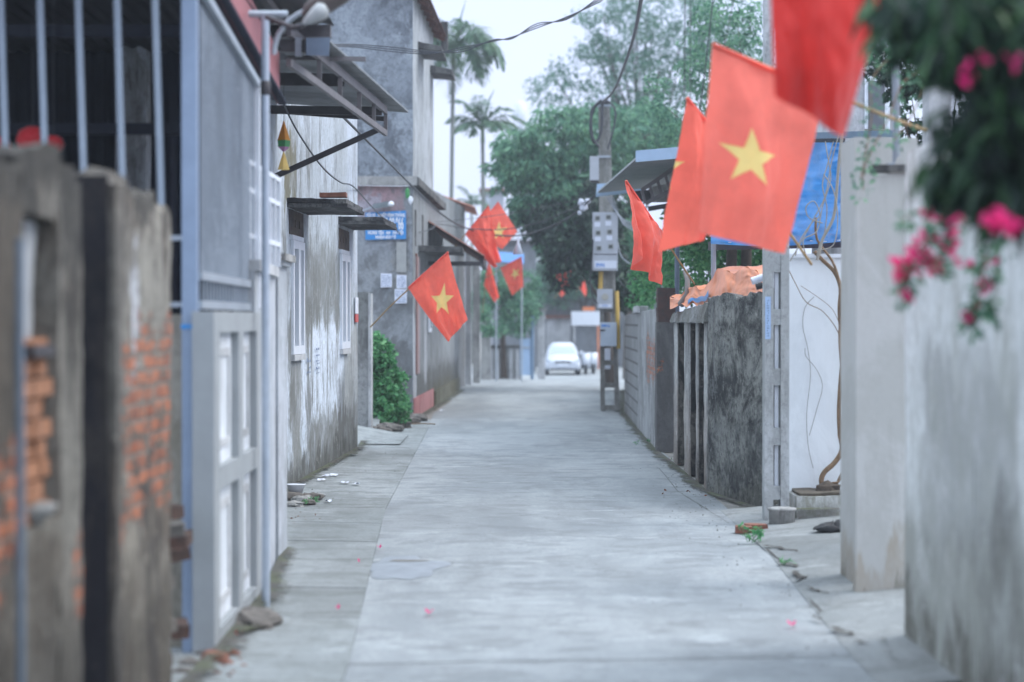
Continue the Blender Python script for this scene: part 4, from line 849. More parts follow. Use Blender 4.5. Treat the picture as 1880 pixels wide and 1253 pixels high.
# far end: houses, signboard wall, shrubs
def house(name, label, x0, x1, D, zt_, depth, mat, roof=None, wins=(), z0=None):
    g_ = gz(D) if z0 is None else z0; t = thing(name, label, 'house', ((x0+x1)/2, D, g_))
    MB().box(x0, x1, D, D+depth, g_, zt_, n=(6, 1, 6), jit=.01).build('wall', mat, t)
    r = MB().box(x0-.2, x1+.2, D-.25, D+depth+.2, zt_+.002, zt_+.18).build('roof', roof or M['concrete_dark'], t)
    for (a, b, c, d) in wins:
        f = MB().box(a, b, D-.05, D-.004, c, d).build('window', M['white_paint'], t); MB().box(a+.06, b-.06, D-.07, D-.051, c+.06, d-.06).build('pane', M['glass_pale'], f)
    return t
farw = plaster('far_house_paint', (.15,.165,.18,1), (.21,.225,.24,1), (.09,.095,.10,1), .4, .3, seed=70)
D = 112; house('far_house', 'long grey house closing the alley behind the white car', XA(985, D), XA(1240, D), D, ZA(500, D), 6, farw, None, [(XA(1010, D), XA(1018, D), ZA(640, D), ZA(600, D))])
D = 108; t = thing('signboard', 'broad blank white board over a grey shutter at the far end, right of the car', 'signboard', (XA(1090, D), D, gz(D)))
MB().box(XA(1049, D), XA(1112, D), D, D+.15, ZA(598, D), ZA(572, D)).build('board', M['white_paint'], t); MB().box(XA(1052, D), XA(1112, D), D+.4, D+.5, gz(D), ZA(599, D)).build('shutter', M['sheet'], t)
MB().box(XA(1070, D), XA(1092, D), D+.02, D+.4, ZA(571, D), ZA(564, D)).build('tile_strip', M['tarp_orange'], t)
for px in (1053, 1097): MB().box(XA(px, D), XA(px+3, D), D, D+.2, gz(D), ZA(599, D)).build('post', M['tarp_orange'] if px > 1060 else M['pale_concrete'], t)
D = 118; t = house('roofed_house', 'pale house with a small red roof strip behind the tall pale pillar', XA(1000, D), XA(1040, D), D-8, ZA(585, D-8), 3, M['pale_concrete'], M['tile'])
D = 100; house('side_house', 'grey house with a sloping dark roof behind the leafy shrub, left of the pillar', XA(905, D), XA(984, D), D, ZA(448, D), 6, farw, M['steel_dark'], [(XA(960, D), XA(972, D), ZA(560, D), ZA(540, D))])
D = 125; house('distant_house', 'pale upper storey of a distant house peeping out behind the lower palm', XA(886, D), XA(925, D), D, ZA(352, D), 5, plain('distant_paint', (.36,.38,.43,1), .8, 0, .1), M['tile'], [(XA(893, D), XA(899, D), ZA(375, D), ZA(364, D))])
D = 320; t = thing('water_tower', 'faint pale cylindrical tower far off above the trees', 'tower', (XA(955, D), D, gz(D)))
MB().lathe((XA(955, D), D, gz(D)), [(.4, 0), (.4, ZA(222, D)), (.85, ZA(216, D)), (.85, ZA(186, D)), (.1, ZA(180, D))], 14).build('tower_body', M['paper'], t)
D = 72; t = thing('blue_awning', 'small bright blue sheet awning seen between the flags and the big tree', 'awning', W(935, 480, D))
mb = MB(); mb.surf(lambda u, v: tuple(W(908+54*u, 462+4*u+18*v, D-1.2*v)), 12, 3); mb.surf(lambda u, v: tuple(W(908+54*u, 463+4*u+18*v, D+.03-1.2*v)), 12, 3); mb.build('sheet', M['tarp_blue'], t)
for px in (911, 958): MB().tube([W(px, 482, D-1), (XA(px, D-1), D-1, gz(D))], .03, 6).build('post', M['galv'], t)
D = 76
tree('leafy_shrub', 'leafy shrub with pale new growth behind the low balustrade wall, under the two small flags', 'shrub', (XA(925, D+2), D+2, gz(D)), [(XA(925, D+2), D+2, gz(D)), (XA(922, D+2), D+2, 1.9), (XA(920, D+2), D+2, 3.0)],
     [((XA(893, D), D, ZA(550, D)), (.42, .6, .55)), ((XA(948, D), D+1, ZA(570, D)), (.62, .8, .85)), ((XA(915, D), D+1, ZA(520, D)), (.75, .8, .6)), ((XA(885, D), D-3, ZA(575, D)), (.35, .5, .2)), ((XA(962, D), D+2, ZA(520, D)), (.55, .8, .6)), ((XA(975, D), D+3, ZA(560, D)), (.35, .6, .6)), ((XA(905, D), D-3, ZA(600, D)), (.42, .5, .25))], 340, 26, .16, M['leaf_mid'], 21, r0=.13, csz=.22, limbs=10)

tree('far_tree', 'hazy rounded tree rising over the roofs beyond the white car', 'tree', (3.6, 110, gz(110)), [(3.6, 110, gz(110)), (3.6, 110, 3)],
     [((2.2, 110, 3.7), (1.1, 1.2, .9)), ((3.5, 110, 4.4), (1.5, 1.2, 1.1)), ((4.9, 110, 3.9), (1.2, 1.2, .9)), ((2.6, 110, 5.6), (1.2, 1.2, .9)), ((4.2, 110, 5.9), (1.3, 1.2, .9)), ((1.5, 110, 5.0), (1.2, 1.2, 1.0))], 420, 22, .3, M['leaf_mid'], 71, r0=.14, csz=.4, limbs=10)
# white car
D = 95; X0 = XA(1033.5, D); g0 = gz(D); t = thing('parked_car', 'small white hatchback facing the viewer at the far end of the alley', 'car', (X0, D, g0))
def loft(secs, mat_fn=None, mb=None):
    mb = mb or MB(); n = len(secs[0]); vs = [p for s_ in secs for p in s_]
    mb.add(vs, [(i*n+k, i*n+(k+1) % n, (i+1)*n+(k+1) % n, (i+1)*n+k) for i in range(len(secs)-1) for k in range(n)], True)
    mb.add(secs[0], [tuple(range(n))[::-1]]); mb.add(secs[-1], [tuple(range(n))]); return mb
def ring(y, w_, z0, z1, top=.85, c=.08):
    h = w_/2; ht = h*top
    return [(X0+x, D+y, g0+z) for x, z in ((-h+c, z0), (h-c, z0), (h, z0+c), (h, z0+(z1-z0)*.55), (ht, z1-c*.6), (ht-c, z1), (-ht+c, z1), (-ht, z1-c*.6), (-h, z0+(z1-z0)*.55), (-h, z0+c))]
loft([ring(0, 1.35, .32, .62, .9), ring(.12, 1.52, .24, .74), ring(.5, 1.6, .22, .86), ring(1.0, 1.62, .22, .95), ring(3.2, 1.62, .22, .98), ring(3.6, 1.5, .28, .9)]).build('body', M['car_white'], t)
loft([ring(.95, 1.42, .9, .96, .95, .02), ring(1.55, 1.36, .9, 1.40, .74, .09), ring(2.0, 1.36, .9, 1.46, .72, .10), ring(3.0, 1.36, .9, 1.42, .72, .10), ring(3.45, 1.36, .9, 1.1, .9, .04)]).build('cabin', M['car_white'], t)
MB().hexa([(X0-.62, D+.98, g0+.99), (X0+.62, D+.98, g0+.99), (X0+.62, D+1.02, g0+.99), (X0-.62, D+1.02, g0+.99), (X0-.47, D+1.47, g0+1.34), (X0+.47, D+1.47, g0+1.34), (X0+.47, D+1.53, g0+1.34), (X0-.47, D+1.53, g0+1.34)]).build('windscreen', M['glass_pale'], t)
for s_ in (-1, 1):
    MB().slab((X0+s_*.70, D+1.5), (X0+s_*.70, D+3.0), .02, g0+1.0, g0+1.28).build('side_window', M['glass'], t)
    h = MB().rock((X0+s_*.58, D+.10, g0+.63), .15, 2, (1.1, .5, .6)).build('headlight', M['glass_pale'], t)
    MB().rock((X0+s_*.86, D+1.15, g0+1.0), .09, 4, (1.1, .6, .8)).build('wing_mirror', M['car_white'], t)
    for yy in (.62, 2.95):
        wb = MB(); c = Vector((X0+s_*.70, D+yy, g0+.285)); wb.tube([c-Vector((.09, 0, 0)), c+Vector((.09, 0, 0))], .285, 20); wh = wb.build('wheel', M['black'], t)
        MB().tube([c+Vector((s_*.092, 0, 0)), c+Vector((s_*.10, 0, 0))], .17, 14).build('rim', M['galv'], wh)
MB().box(X0-.36, X0+.36, D-.02, D+.05, g0+.56, g0+.64).build('grille', M['black'], t); MB().box(X0-.6, X0+.6, D+.01, D+.1, g0+.25, g0+.40).build('lower_grille', M['steel_dark'], t)
MB().box(X0-.22, X0+.22, D-.045, D-.021, g0+.42, g0+.52).build('number_plate', M['white_paint'], t)
# scooters beside it
for i, px in enumerate((1076, 1090)):
    D = 97+i; x = XA(px, D); g0 = gz(D); t = thing('parked_scooter', ['white scooter parked just right of the white car', 'white scooter half hidden behind the utility pole legs, right of the first scooter'][i], 'scooter', (x, D, g0), 'scooters parked beside the white car')
    for yy in (0, 1.25): MB().tube([(x-.05, D+yy, g0+.25), (x+.05, D+yy, g0+.25)], .25, 16).build('wheel', M['black'], t)
    loft([[(x-w_, D+y_, g0+z_), (x+w_, D+y_, g0+z_), (x+w_*.8, D+y_, g0+z2), (x-w_*.8, D+y_, g0+z2)] for y_, w_, z_, z2 in ((-.15, .08, .45, .6), (0, .2, .35, .95), (.2, .22, .3, 1.0), (.4, .2, .25, .4), (.8, .2, .3, .75), (1.4, .14, .5, .8))]).build('body', M['car_white'], t)
    MB().box(x-.13, x+.13, D+.6, D+1.3, g0+.76, g0+.84).build('seat', M['black'], t); MB().tube([(x-.34, D+.12, g0+1.05), (x, D+.05, g0+1.0), (x+.34, D+.12, g0+1.05)], .02, 6).build('handlebar', M['black'], t)

# ------------------------------------------------------------------ trees
T = lambda px, py, D, rx, ry, rz: ((XA(px, D), D, ZA(py, D)), (rx, ry, rz))
D = 62
tree('mango_tree', 'big dense dark green tree overhanging the alley left of the utility pole', 'tree', (3.1, 66, 0), [(3.1, 66, -.1), (2.9, 65.5, 2.0), (2.7, 65, 4.0)],
     [T(960, 290, D, .95, 1.6, 1.0), T(1030, 250, D, 1.2, 1.8, .9), T(1110, 250, D+1, 1.3, 2, 1.0), T(1010, 340, D, 1.5, 1.8, 1.1), T(1090, 360, D+1, 1.3, 2, 1.5), T(1045, 430, D, 1.0, 1.5, 1.2), T(1120, 450, D+1, .9, 1.5, 1.2), T(990, 395, D, .7, 1.2, .5), T(1040, 490, D-1, .45, .8, .5), T(1180, 260, D+3, 1.2, 2, 1.3)],
     820, 34, .25, M['leaf_mid'], 31, r0=.22, csz=.30, droop=.5, asp=.34, limbs=26, shell=.45)
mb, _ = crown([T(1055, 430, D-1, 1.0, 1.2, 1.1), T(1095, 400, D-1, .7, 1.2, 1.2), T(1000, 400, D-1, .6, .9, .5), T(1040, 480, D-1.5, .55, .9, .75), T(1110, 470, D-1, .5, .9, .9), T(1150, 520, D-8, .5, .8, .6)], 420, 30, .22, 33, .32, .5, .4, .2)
tt = mb.build('shaded_foliage', M['leaf_dark'], bpy.data.objects['mango_tree'])  # extra dark leaves: shade in the lower crown put into the colour
# coral blossom hanging below it
t = thing('coral_flowers', 'cluster of coral red blossoms hanging at the lowest tip of the big dark tree', 'flowers', W(1035, 530, 60), None)
mb = MB(); rg = random.Random(4)
for (px, py, n) in ((1028, 508, 26), (1040, 505, 22), (1049, 502, 12), (1036, 520, 8)): leaves(mb, W(px, py, 60), (.12, .1, .1), n, .09, rg, 0, .8)
mb.build('blossom', M['coral'], t)
MB().tube([W(1040, 470, 60), W(1036, 500, 60), W(1034, 525, 60)], .012, 5).build('stem', M['bark'], t)
D = 82
tree('feathery_tree', 'tall loose feathery tree rising behind the utility pole against the sky', 'tree', (4.6, 84, -.2), [(4.6, 84, -.3), (4.7, 84, 5), (5.2, 84, 9)],
     [T(1010, 165, D, 1.1, 1.6, .55), T(1040, 130, D, .75, 1.4, .5), T(1075, 60, D, .6, 1.4, 1.0), T(1100, 100, D, 1.0, 1.6, .9), T(1150, 70, D, 1.3, 2, 1.6), T(1180, 150, D, 1.6, 2, 1.3), T(1160, 10, D, 1.2, 2, 1.0), T(1250, 60, D, 1.8, 2, 1.9), T(1240, 200, D, 1.6, 2, 1.4), T(1330, 60, D, 1.6, 2, 2), T(1100, 170, D, 1.0, 1.5, .7)],
     560, 22, .24, M['leaf_pale'], 41, r0=.25, csz=.42, droop=.3, asp=.26, limbs=30, shell=.3)
D = 45
tree('leafy_tree', 'glossy-leaved tree behind the right-hand walls, above the biggest star flag', 'tree', (5.6, 47, 0), [(5.6, 47, 0), (5.5, 47, 3.5), (5.3, 47, 6)],
     [T(1290, 130, D, .55, 1, 1.2), T(1345, 40, D, .6, 1, .8), T(1370, 110, D, .6, 1, .8), T(1270, 220, D, .5, 1, .6), T(1215, 190, D, .35, .8, .8), T(1250, 290, D, .8, 1, .6), T(1310, 30, D, .45, 1, .4)],
     190, 26, .13, M['leaf_mid'], 43, r0=.10, csz=.24, droop=.3, asp=.45, limbs=16, shell=.3)
D = 36
tree('hedge_shrub', 'green shrub growing over the right-hand wall, below the small draped flag and orange sheet', 'shrub', (3.4, 38, 0), [(3.4, 38, 0), (3.4, 38, 1.6), (3.3, 38, 2.4)],
     [T(1175, 555, D+6, .22, .8, .12), T(1210, 500, D+2, .5, 1.2, .5), T(1265, 480, D, .6, 1.2, .6), T(1330, 450, D, .7, 1.2, .5), T(1380, 440, D, .6, 1, .7), T(1190, 530, D+6, .35, .8, .3), T(1260, 410, D, .4, 1, .4)],
     330, 26, .11, M['leaf_bush'], 47, r0=.07, csz=.18, droop=.2, asp=.5, limbs=14, shell=.35)
for px, top in ((1341, 440), (1368, 430)):
    p = (XA(px, 34), 34, 0); tag(MB().tube([p, (XA(px+2, 34), 34, ZA(480, 34)), (XA(px+6, 34), 34.2, ZA(top, 34)), (XA(px+4, 34), 34.2, ZA(300, 34))], [.10, .09, .08, .06], 9).build('tree_stem', M['bark'], None, p),
        'dark slender tree stem behind the orange sheet, %s of a pair' % ('left' if px < 1350 else 'right'), 'tree stem', 'pair of stems behind the orange sheet')

# ------------------------------------------------------------------ right-hand walls, near to far
nearm = zoned('streaked_near_wall', ((.64,.67,.66,1), (.74,.77,.76,1), (.36,.375,.34,1)), [('y', -30, 10, -1.8, 1.0, (.25,.255,.22,1), .8, .5), ('y', -30, 10, -1.5, .35, (.10,.095,.075,1), .8, .3), ('y', -3, -.5, .6, 1.9, (.13,.13,.12,1), .5, .3), ('y', -6, -2, -1, 1.2, (.10,.10,.09,1), .5, .3)], 71)
t = thing('near_wall', 'long pale streaked concrete wall filling the right edge of the picture', 'wall', (2.43, 13.2, 0))
MB().slab((2.43, -14), (2.43, 13.2), -.2, 0, 3.03, 3.04, res=.3, jit=.012, js=1.3).build('wall_body', nearm, t)
for i in range(6): y = 4.2+i*1.75; MB().slab((2.425, y), (2.425, y+.16), -.02, 0, 3.0).build('pilaster', nearm, t) if i < 5 else None
pm = zoned('cream_pillar_render', ((.42,.425,.405,1), (.47,.475,.46,1), (.31,.30,.275,1)), [('x', -2, 2, -1.2, .5, (.31,.265,.205,1), .75, .3), ('x', -2, 2, -1.4, .08, (.09,.09,.06,1), .8, .15)], 72, .35, .12, fleck=.15, bumpk=.2)
t = thing('cream_pillar', 'broad cream gate pillar with a stained foot behind the near right wall, taller than it', 'pillar', (2.53, 15.8, 0))
MB().box(2.53, 3.0, 15.8, 16.42, 0, 3.36, n=(4, 5, 18), jit=.006).build('shaft', pm, t, bevel=.03)
t = thing('scroll_wall', 'cream wing wall with a curved top sweeping up to the near right wall', 'wall', (2.50, 15.2, 0))
mb = MB(); P0, P1 = XA(1572, 15.3), XA(1663, 15.3)
def scr(u): return 3.03 + .10*(u**3) + .09*max(0, 1-abs(u-.85)*6)
N_ = 20
for i in range(N_):
    a, b = i/N_, (i+1)/N_; xa, xb = P0+(P1-P0)*a, P0+(P1-P0)*b
    mb.hexa([(xa, 15.3, .02), (xb, 15.3, .02), (xb, 15.42, .02), (xa, 15.42, .02), (xa, 15.3, scr(a)), (xb, 15.3, scr(b)), (xb, 15.42, scr(b)), (xa, 15.42, scr(a))], n=(1, 1, 12))
mb.build('wall_body', pm, t); MB().box(P1-.25, P1+.1, 15.27, 15.44, 3.07, 3.12).build('coping', M['concrete_dark'], t)
t = thing('rear_pillar', 'small whitish pillar top rising behind the near right wall beside dark leaves', 'pillar', (XA(1722, 18), 18, 0))
MB().box(XA(1705, 18), XA(1745, 18), 18, 18.3, 0, ZA(155, 18), n=(1, 1, 10), jit=.005).build('shaft', M['pale_concrete'], t, bevel=.02)
MB().tube([(XA(1645, 14.6), 14.9, ZA(318, 14.9)), (XA(1645, 14.9), 14.9, ZA(60, 14.9))], .027, 10)
t = thing('steel_stanchion', 'slender grey steel stanchion standing on the curved top of the wing wall', 'pole', (XA(1645, 14.9), 15.36, 3.12))
MB().tube([(XA(1645, 15.36), 15.36, 3.10), (XA(1643, 15.36), 15.36, 4.4)], .027, 10).build('tube', plain('worn_grey_tube', (.26,.29,.33,1), .5, .2, .3), t); MB().box(XA(1645, 15.36)-.06, XA(1645, 15.36)+.06, 15.31, 15.42, 3.121, 3.135).build('foot_plate', M['galv'], t)

# white recess wall, planter, vines
ww = zoned('white_recess_render', ((.74,.78,.81,1), (.80,.84,.87,1), (.62,.64,.64,1)), [('x', -2, 3, -1.4, -.2, (.30,.29,.24,1), .6, .3)], 73, .15, .08, fleck=.1, bumpk=.15)
t = thing('white_wall', 'clean white wall facing the viewer with a climbing vine, between utility pole and cream pillar', 'wall', (2.85, 21.6, 0))
MB().box(XA(1440, 21.6), XA(1562, 21.6)+.3, 21.6, 21.8, 0, 2.64, n=(6, 1, 12), jit=.004).build('wall_body', ww, t); MB().box(XA(1440, 21.6)-.03, XA(1562, 21.6)+.33, 21.57, 21.83, 2.641, 2.68).build('coping', M['white_paint'], t)
pw = zoned('stained_planter', ((.50,.51,.50,1), (.60,.61,.61,1), (.20,.20,.15,1)), [('x', -1, 2, -1, .10, (.35,.22,.13,1), .5, .15), ('x', -.1, .5, -.3, .25, (.11,.10,.07,1), .5, .1)], 74)
g0 = G(1470, 952); t = thing('planter', 'low white stained masonry planter at the foot of the white wall, holding the vine root', 'planter', (2.85, 20.9, 0))
z1 = ZA(912, 20.9); MB().box(XA(1463, 20.9), XA(1560, 20.9), 20.9, 21.59, 0.0, z1, n=(8, 5, 4), jit=.010, js=5).build('box', pw, t, bevel=.01)
MB().box(XA(1468, 20.9), XA(1557, 20.9), 20.95, 21.55, z1+.001, z1+.03, n=(10, 6, 1), jit=.025, js=6).build('soil', M['dirt'], t)
t = thing('climbing_vine', 'bare twisted brown vine climbing the white wall from the planter', 'vine', W(1522, 908, 21.3))
Q = lambda L_, D=21.45: [W(x, y, D) for x, y in L_]
def smooth(pts, k=4):
    out = []; n = len(pts)
    for i in range(n-1):
        p0, p1, p2, p3 = pts[max(0, i-1)], pts[i], pts[i+1], pts[min(n-1, i+2)]
        for j in range(k):
            s = j/k; out.append(.5*((2*p1)+(p2-p0)*s+(2*p0-5*p1+4*p2-p3)*s*s+(3*p1-p0-3*p2+p3)*s**3))
    out.append(pts[-1]); return out
mb = MB()
mb.tube(smooth(Q([(1515, 905), (1508, 885), (1513, 868), (1532, 850), (1546, 825), (1541, 790), (1540, 750), (1543, 700), (1546, 660), (1545, 620), (1541, 570), (1543, 530), (1532, 500), (1510, 478), (1495, 462)])), [.026]*20+[.020]*37, 8)
mb.tube(smooth(Q([(1530, 905), (1540, 880), (1551, 855), (1549, 830), (1543, 800), (1547, 760), (1548, 715), (1544, 670), (1541, 610), (1546, 570), (1541, 520), (1528, 480), (1500, 440), (1498, 400)], 21.42)), .013, 7)
mb.tube(smooth(Q([(1512, 900), (1525, 888), (1540, 884), (1548, 862)], 21.4)), .012, 6)
mb.tube(smooth(Q([(1543, 620), (1530, 595), (1508, 570), (1480, 555), (1460, 520), (1445, 490)], 21.45)), .0045, 6)
mb.tube(smooth(Q([(1543, 600), (1528, 568), (1500, 545), (1470, 525)], 21.45)), .003, 6)
mb.build('stem', M['vinebark'], t)
mb = MB()
mb.tube(smooth(Q([(1493, 860), (1484, 820), (1481, 760), (1488, 690), (1483, 640), (1474, 600), (1478, 565), (1495, 545)], 21.55)), .004, 5)
mb.tube(smooth(Q([(1486, 800), (1500, 750), (1510, 710), (1500, 680), (1480, 655), (1478, 640)], 21.55)), .004, 5); mb.build('tendril', plain('tendril', (.40,.40,.40,1), .8, 0, .2), t)
mb = MB(); mb.rock(tuple(W(1520, 900, 21.3)), .11, 3, (1.2, .8, .8)); mb.rock(tuple(W(1538, 905, 21.3)), .08, 5, (1.4, .8, .5)); mb.build('root', M['bark'], t)
# aerial vines above the wall, in front of the blue sheet
t = thing('hanging_vines', 'tangle of pale bare vines hanging in front of the blue sheet', 'vine', W(1500, 465, 21.2))
mb = MB(); rg = random.Random(12)
mb.tube(smooth(Q([(1500, 478), (1510, 440), (1530, 400), (1536, 350), (1540, 300), (1545, 255), (1552, 200), (1560, 150)], 21.2)), .016, 7)
for L_ in ([(1505, 470), (1515, 420), (1518, 380), (1510, 340), (1520, 300), (1530, 260)], [(1460, 470), (1470, 440), (1490, 410), (1505, 395), (1495, 370), (1480, 380), (1485, 400), (1510, 410)], [(1480, 470), (1475, 440), (1500, 425), (1510, 380), (1525, 330), (1520, 290), (1515, 260)], [(1500, 460), (1530, 450), (1538, 400), (1530, 350), (1512, 320)], [(1450, 480), (1465, 455), (1495, 400), (1515, 360), (1526, 300), (1542, 240)]):
    mb.tube(smooth(Q(L_, 21.1+.3*rg.random())), .006, 5)
mb.build('stem', plain('pale_vine', (.36,.34,.30,1), .8, 0, .3), t)

# blue tarpaulin lean-to
t = thing('blue_sheet', 'creased blue tarpaulin hung under a metal roof edge behind the biggest flag', 'tarpaulin', (3.2, 24, 2.6))
def tarp(u, v):
    D = 28.2 - 4.4*u + .25*noise.noise(Vector((u*3, v*3, 1))) + .22*noise.noise(Vector((u*7, v*14, 3))) + .10*noise.noise(Vector((u*17, v*33, 5))) + .12*math.sin(v*11+u*2)*.4
    return tuple(W(1305+238*u, 262+22*u*0 + (186+ -4*u)*v + 6*math.sin(u*3.1)*v, D))
MB().surf(tarp, 44, 40).build('sheet', M['tarp_blue'], t)
for px, py in ((1540, 445), (1515, 447), (1490, 446), (1380, 449), (1340, 449)): MB().lathe(tuple(W(px, py-3, 27.9-4.4*(px-1305)/238)), [(.008, 0), (.02, 0), (.02, .006), (.008, .006)], 8).build('eyelet', M['white_paint'], t)
MB().beam(W(1300, 254, 28.2), W(1645, 246, 22.4), .08, .07).build('roof_edge', plain('roof_edge_blue', (.12,.19,.26,1), .45, .1, .2), t); MB().beam(W(1300, 266, 28.5), W(1548, 258, 24.3), .05, .14).build('beam', M['steel_dark'], t)
MB().hexa([W(1300, 460, 28.7), W(1545, 455, 24.6), W(1545, 455, 24.9), W(1300, 460, 29), W(1300, 444, 28.7), W(1545, 440, 24.6), W(1545, 440, 24.9), W(1300, 444, 29)]).build('dark_rail', M['steel_dark'], t)
for px, D_ in ((1310, 28.3), (1552, 24.0)): MB().tube([(XA(px, D_), D_, 0), (XA(px, D_), D_, ZA(262, D_))], .035, 8).build('post', M['galv_blue'], t)
D = 30; t = thing('white_house', 'white house with a dark window glimpsed beyond the flags at upper right', 'house', (XA(1600, D), D, 0))
MB().box(XA(1545, D), XA(1640, D), D, D+3, 0, ZA(95, D), n=(3, 1, 6), jit=.006).build('wall', M['pale_concrete'], t)
f = MB().box(XA(1586, D), XA(1632, D), D-.06, D-.004, ZA(238, D), ZA(138, D)).build('window', M['white_paint'], t); MB().box(XA(1592, D), XA(1622, D), D-.08, D-.061, ZA(238, D), ZA(150, D)).build('pane', plain('dusky_pane', (.12,.13,.15,1), .3, 0, .2), f)
MB().box(XA(1540, D), XA(1645, D), D-.2, D+3, ZA(95, D)+.001, ZA(88, D)).build('roof', M['concrete'], t)

# slotted concrete utility pole
D = 20.9; xa, xb = XA(1404, D), XA(1449, D); t = thing('slotted_pole', 'tall slotted concrete utility pole standing at the corner of the dark mossy wall', 'utility pole', ((xa+xb)/2, D, 0))
cmn = plaster('pole_concrete', (.37,.385,.385,1), (.46,.48,.49,1), (.15,.155,.15,1), .4, .45, seed=80)
wx = xb-xa; s0, s1 = xa+wx*.36, xa+wx*.66; top = 8.2
mb = MB(); zz = [(0, .05), (.33, .40), (.80, .92)]
slots = [(ZA(930, D)-.0, ZA(918, D)), (ZA(893, D), ZA(818, D)), (ZA(786, D), ZA(708, D)), (ZA(677, D), ZA(597, D)), (ZA(568, D), ZA(500, D))]
zc = slots[-1][1]+.2
while zc < 7.2: slots.append((zc, zc+.42)); zc += .6
mb.box(xa, s0, D, D+.20, 0, top, n=(1, 1, 20), jit=.003); mb.box(s1, xb, D, D+.20, 0, top, n=(1, 1, 20), jit=.003)
prev = 0
for a, b in slots: mb.box(s0, s1, D+.012, D+.19, prev, a); prev = b
mb.box(s0, s1, D+.012, D+.19, prev, top)
mb.build('shaft', cmn, t, bevel=.006)
P = MB()
for a, b in slots[1:5]: P.box(s0+.018, s0+.055, D+.06, D+.12, a-.02, b+.02)
P.build('inner_rib', M['white_paint'], t)
lb = MB().box(xa+.004, xa+.058, D-.007, D-.0035, ZA(623, D), ZA(545, D)).build('label_strip', plain('pale_blue_label', (.36,.50,.72,1), .6, 0, .1), t)
mb = MB(); x0 = xa+.02; strokes(mb, lambda u, v: (x0+.022*u, D-.0095, ZA(550, D)+(ZA(619, D)-ZA(550, D))*v), 15, 2, .85, 9); mb.build('label_text', M['ink'], lb)
gp_ = G(1436, 960); MB().lathe((XA(1436, 20.6), 20.6, 0), [(.0, .0), (.125, 0), (.125, .17), (.14, .175), (.14, .195), (.11, .20), (0, .20)], 26).build('footing_cap', M['concrete'], t)
el_ = thing('drain_pipe', 'short white drain pipe with an elbow poking out from behind the slotted pole', 'pipe', W(1410, 510, 21.5))
MB().tube([W(1380, 517, 21.6), W(1400, 510, 21.6), W(1422, 504, 21.4), W(1431, 506, 21.3), W(1432, 530, 21.3), W(1432, 560, 21.3)], .037, 12, caps=False).build('pipe', M['paper'], el_); MB().tube([W(1381, 517, 21.6), W(1387, 515, 21.6)], .030, 12).build('dark_mouth', M['black'], el_)
MB().tube([W(1388, 527, 21.8), W(1400, 524, 21.8)], .035, 10).build('second_mouth', M['black'], el_)

# dark mossy wall, ribbed wall, pillar, long grey wall
dk = zoned('black_mossy_render', ((.040,.042,.042,1), (.25,.255,.235,1), (.014,.014,.016,1)), [('y', -10, 9, -1.3, .3, (.15,.15,.13,1), .7, .3), ('x', -2, 2, .3, 1.1, (.19,.20,.195,1), .35, .3), ('x', .02, .10, -1, 3, (.26,.27,.27,1), .5, .03), ('x', -2, 3, 2.12, 3, (.20,.21,.20,1), .7, .1)], 75, .9, .6, vert=1.7, fleck=.8)
A0, A1 = (2.29, 24.9), (2.70, 22.6)
t = thing('mossy_wall', 'near-black mossy wall turned towards the viewer, left of the slotted pole', 'wall', (2.29, 24.9, 0))
MB().slab(A1, A0, -.22, 0, ZA(535, 22.6), 2.27, res=.10, jit=.016, js=4, topj=.09).build('wall_body', dk, t)
B0 = (2.28, 30.2); rb = zoned('ribbed_wall_render', ((.34,.345,.34,1), (.50,.51,.50,1), (.07,.07,.068,1)), [('y', -1, 7, -1.5, .4, (.12,.11,.09,1), .6, .3), ('y', 0, 7, -.5, 1.1, (.33,.24,.19,1), .35, .2)], 76)
t = thing('ribbed_wall', 'stained wall with pale vertical ribs and black recesses beneath a rounded cement coping', 'wall', (2.29, 25, 0))
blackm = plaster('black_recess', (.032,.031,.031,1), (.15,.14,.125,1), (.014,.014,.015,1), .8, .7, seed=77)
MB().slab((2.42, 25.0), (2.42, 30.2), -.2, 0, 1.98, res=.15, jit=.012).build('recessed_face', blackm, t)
for y0, y1 in ((25.0, 25.45), (26.3, 26.6), (27.5, 28.35), (29.6, 30.2)):
    ri = MB().slab((2.29, y0), (2.29, y1), -.129, 0, 1.98, res=.10, jit=.010, js=4).build('rib', rb, t)
    if y0 > 25.1: MB().box(2.305, 2.418, y0-.035, y0-.012, 0, 1.975, n=(2, 1, 12), jit=.006).build('dark_side', blackm, ri)  # near side of each rib darker than its pale road face
mb = MB(); mb.hexa([(2.25, 24.95, 1.985), (2.25, 30.25, 1.985), (2.7, 30.25, 1.985), (2.7, 24.95, 1.985), (2.29, 24.95, 2.22), (2.29, 30.25, 2.10), (2.66, 30.25, 2.16), (2.66, 24.95, 2.26)], n=(34, 5, 3), jit=.03, js=5)
mb.build('coping', plaster('mossy_coping', (.20,.205,.195,1), (.27,.28,.28,1), (.07,.07,.05,1), .5, .7, seed=78), t)
D = 32.6; x0, x1 = XA(1206, D), XA(1237, D)
bk = plaster('dark_pillar_render', (.115,.113,.112,1), (.15,.15,.148,1), (.05,.05,.05,1), .3, .35, seed=79, bricks=[('x', -.4, .02, 1.12, 1.42)])
t = thing('dark_pillar', 'dark grey square pillar with bare sooty bricks at its top, beside the long grey wall', 'pillar', (x0, D, 0))
MB().box(x0, x1+.03, D, D+.4, 0, ZA(592, D), n=(3, 3, 14), jit=.008).build('shaft', bk, t)
mb = MB(); zb = ZA(592, D)+.002
for r in range(7):
    for c in range(2):
        for s_ in range(2):
            o_x = .02*rnd.random(); mb.box(x0+.005+c*.14+o_x, x0+.13+c*.14+o_x, D+.01+s_*.19, D+.19+s_*.19, zb+r*.076, zb+r*.076+.068, n=(1, 1, 1), jit=.008, js=9, smooth=False)
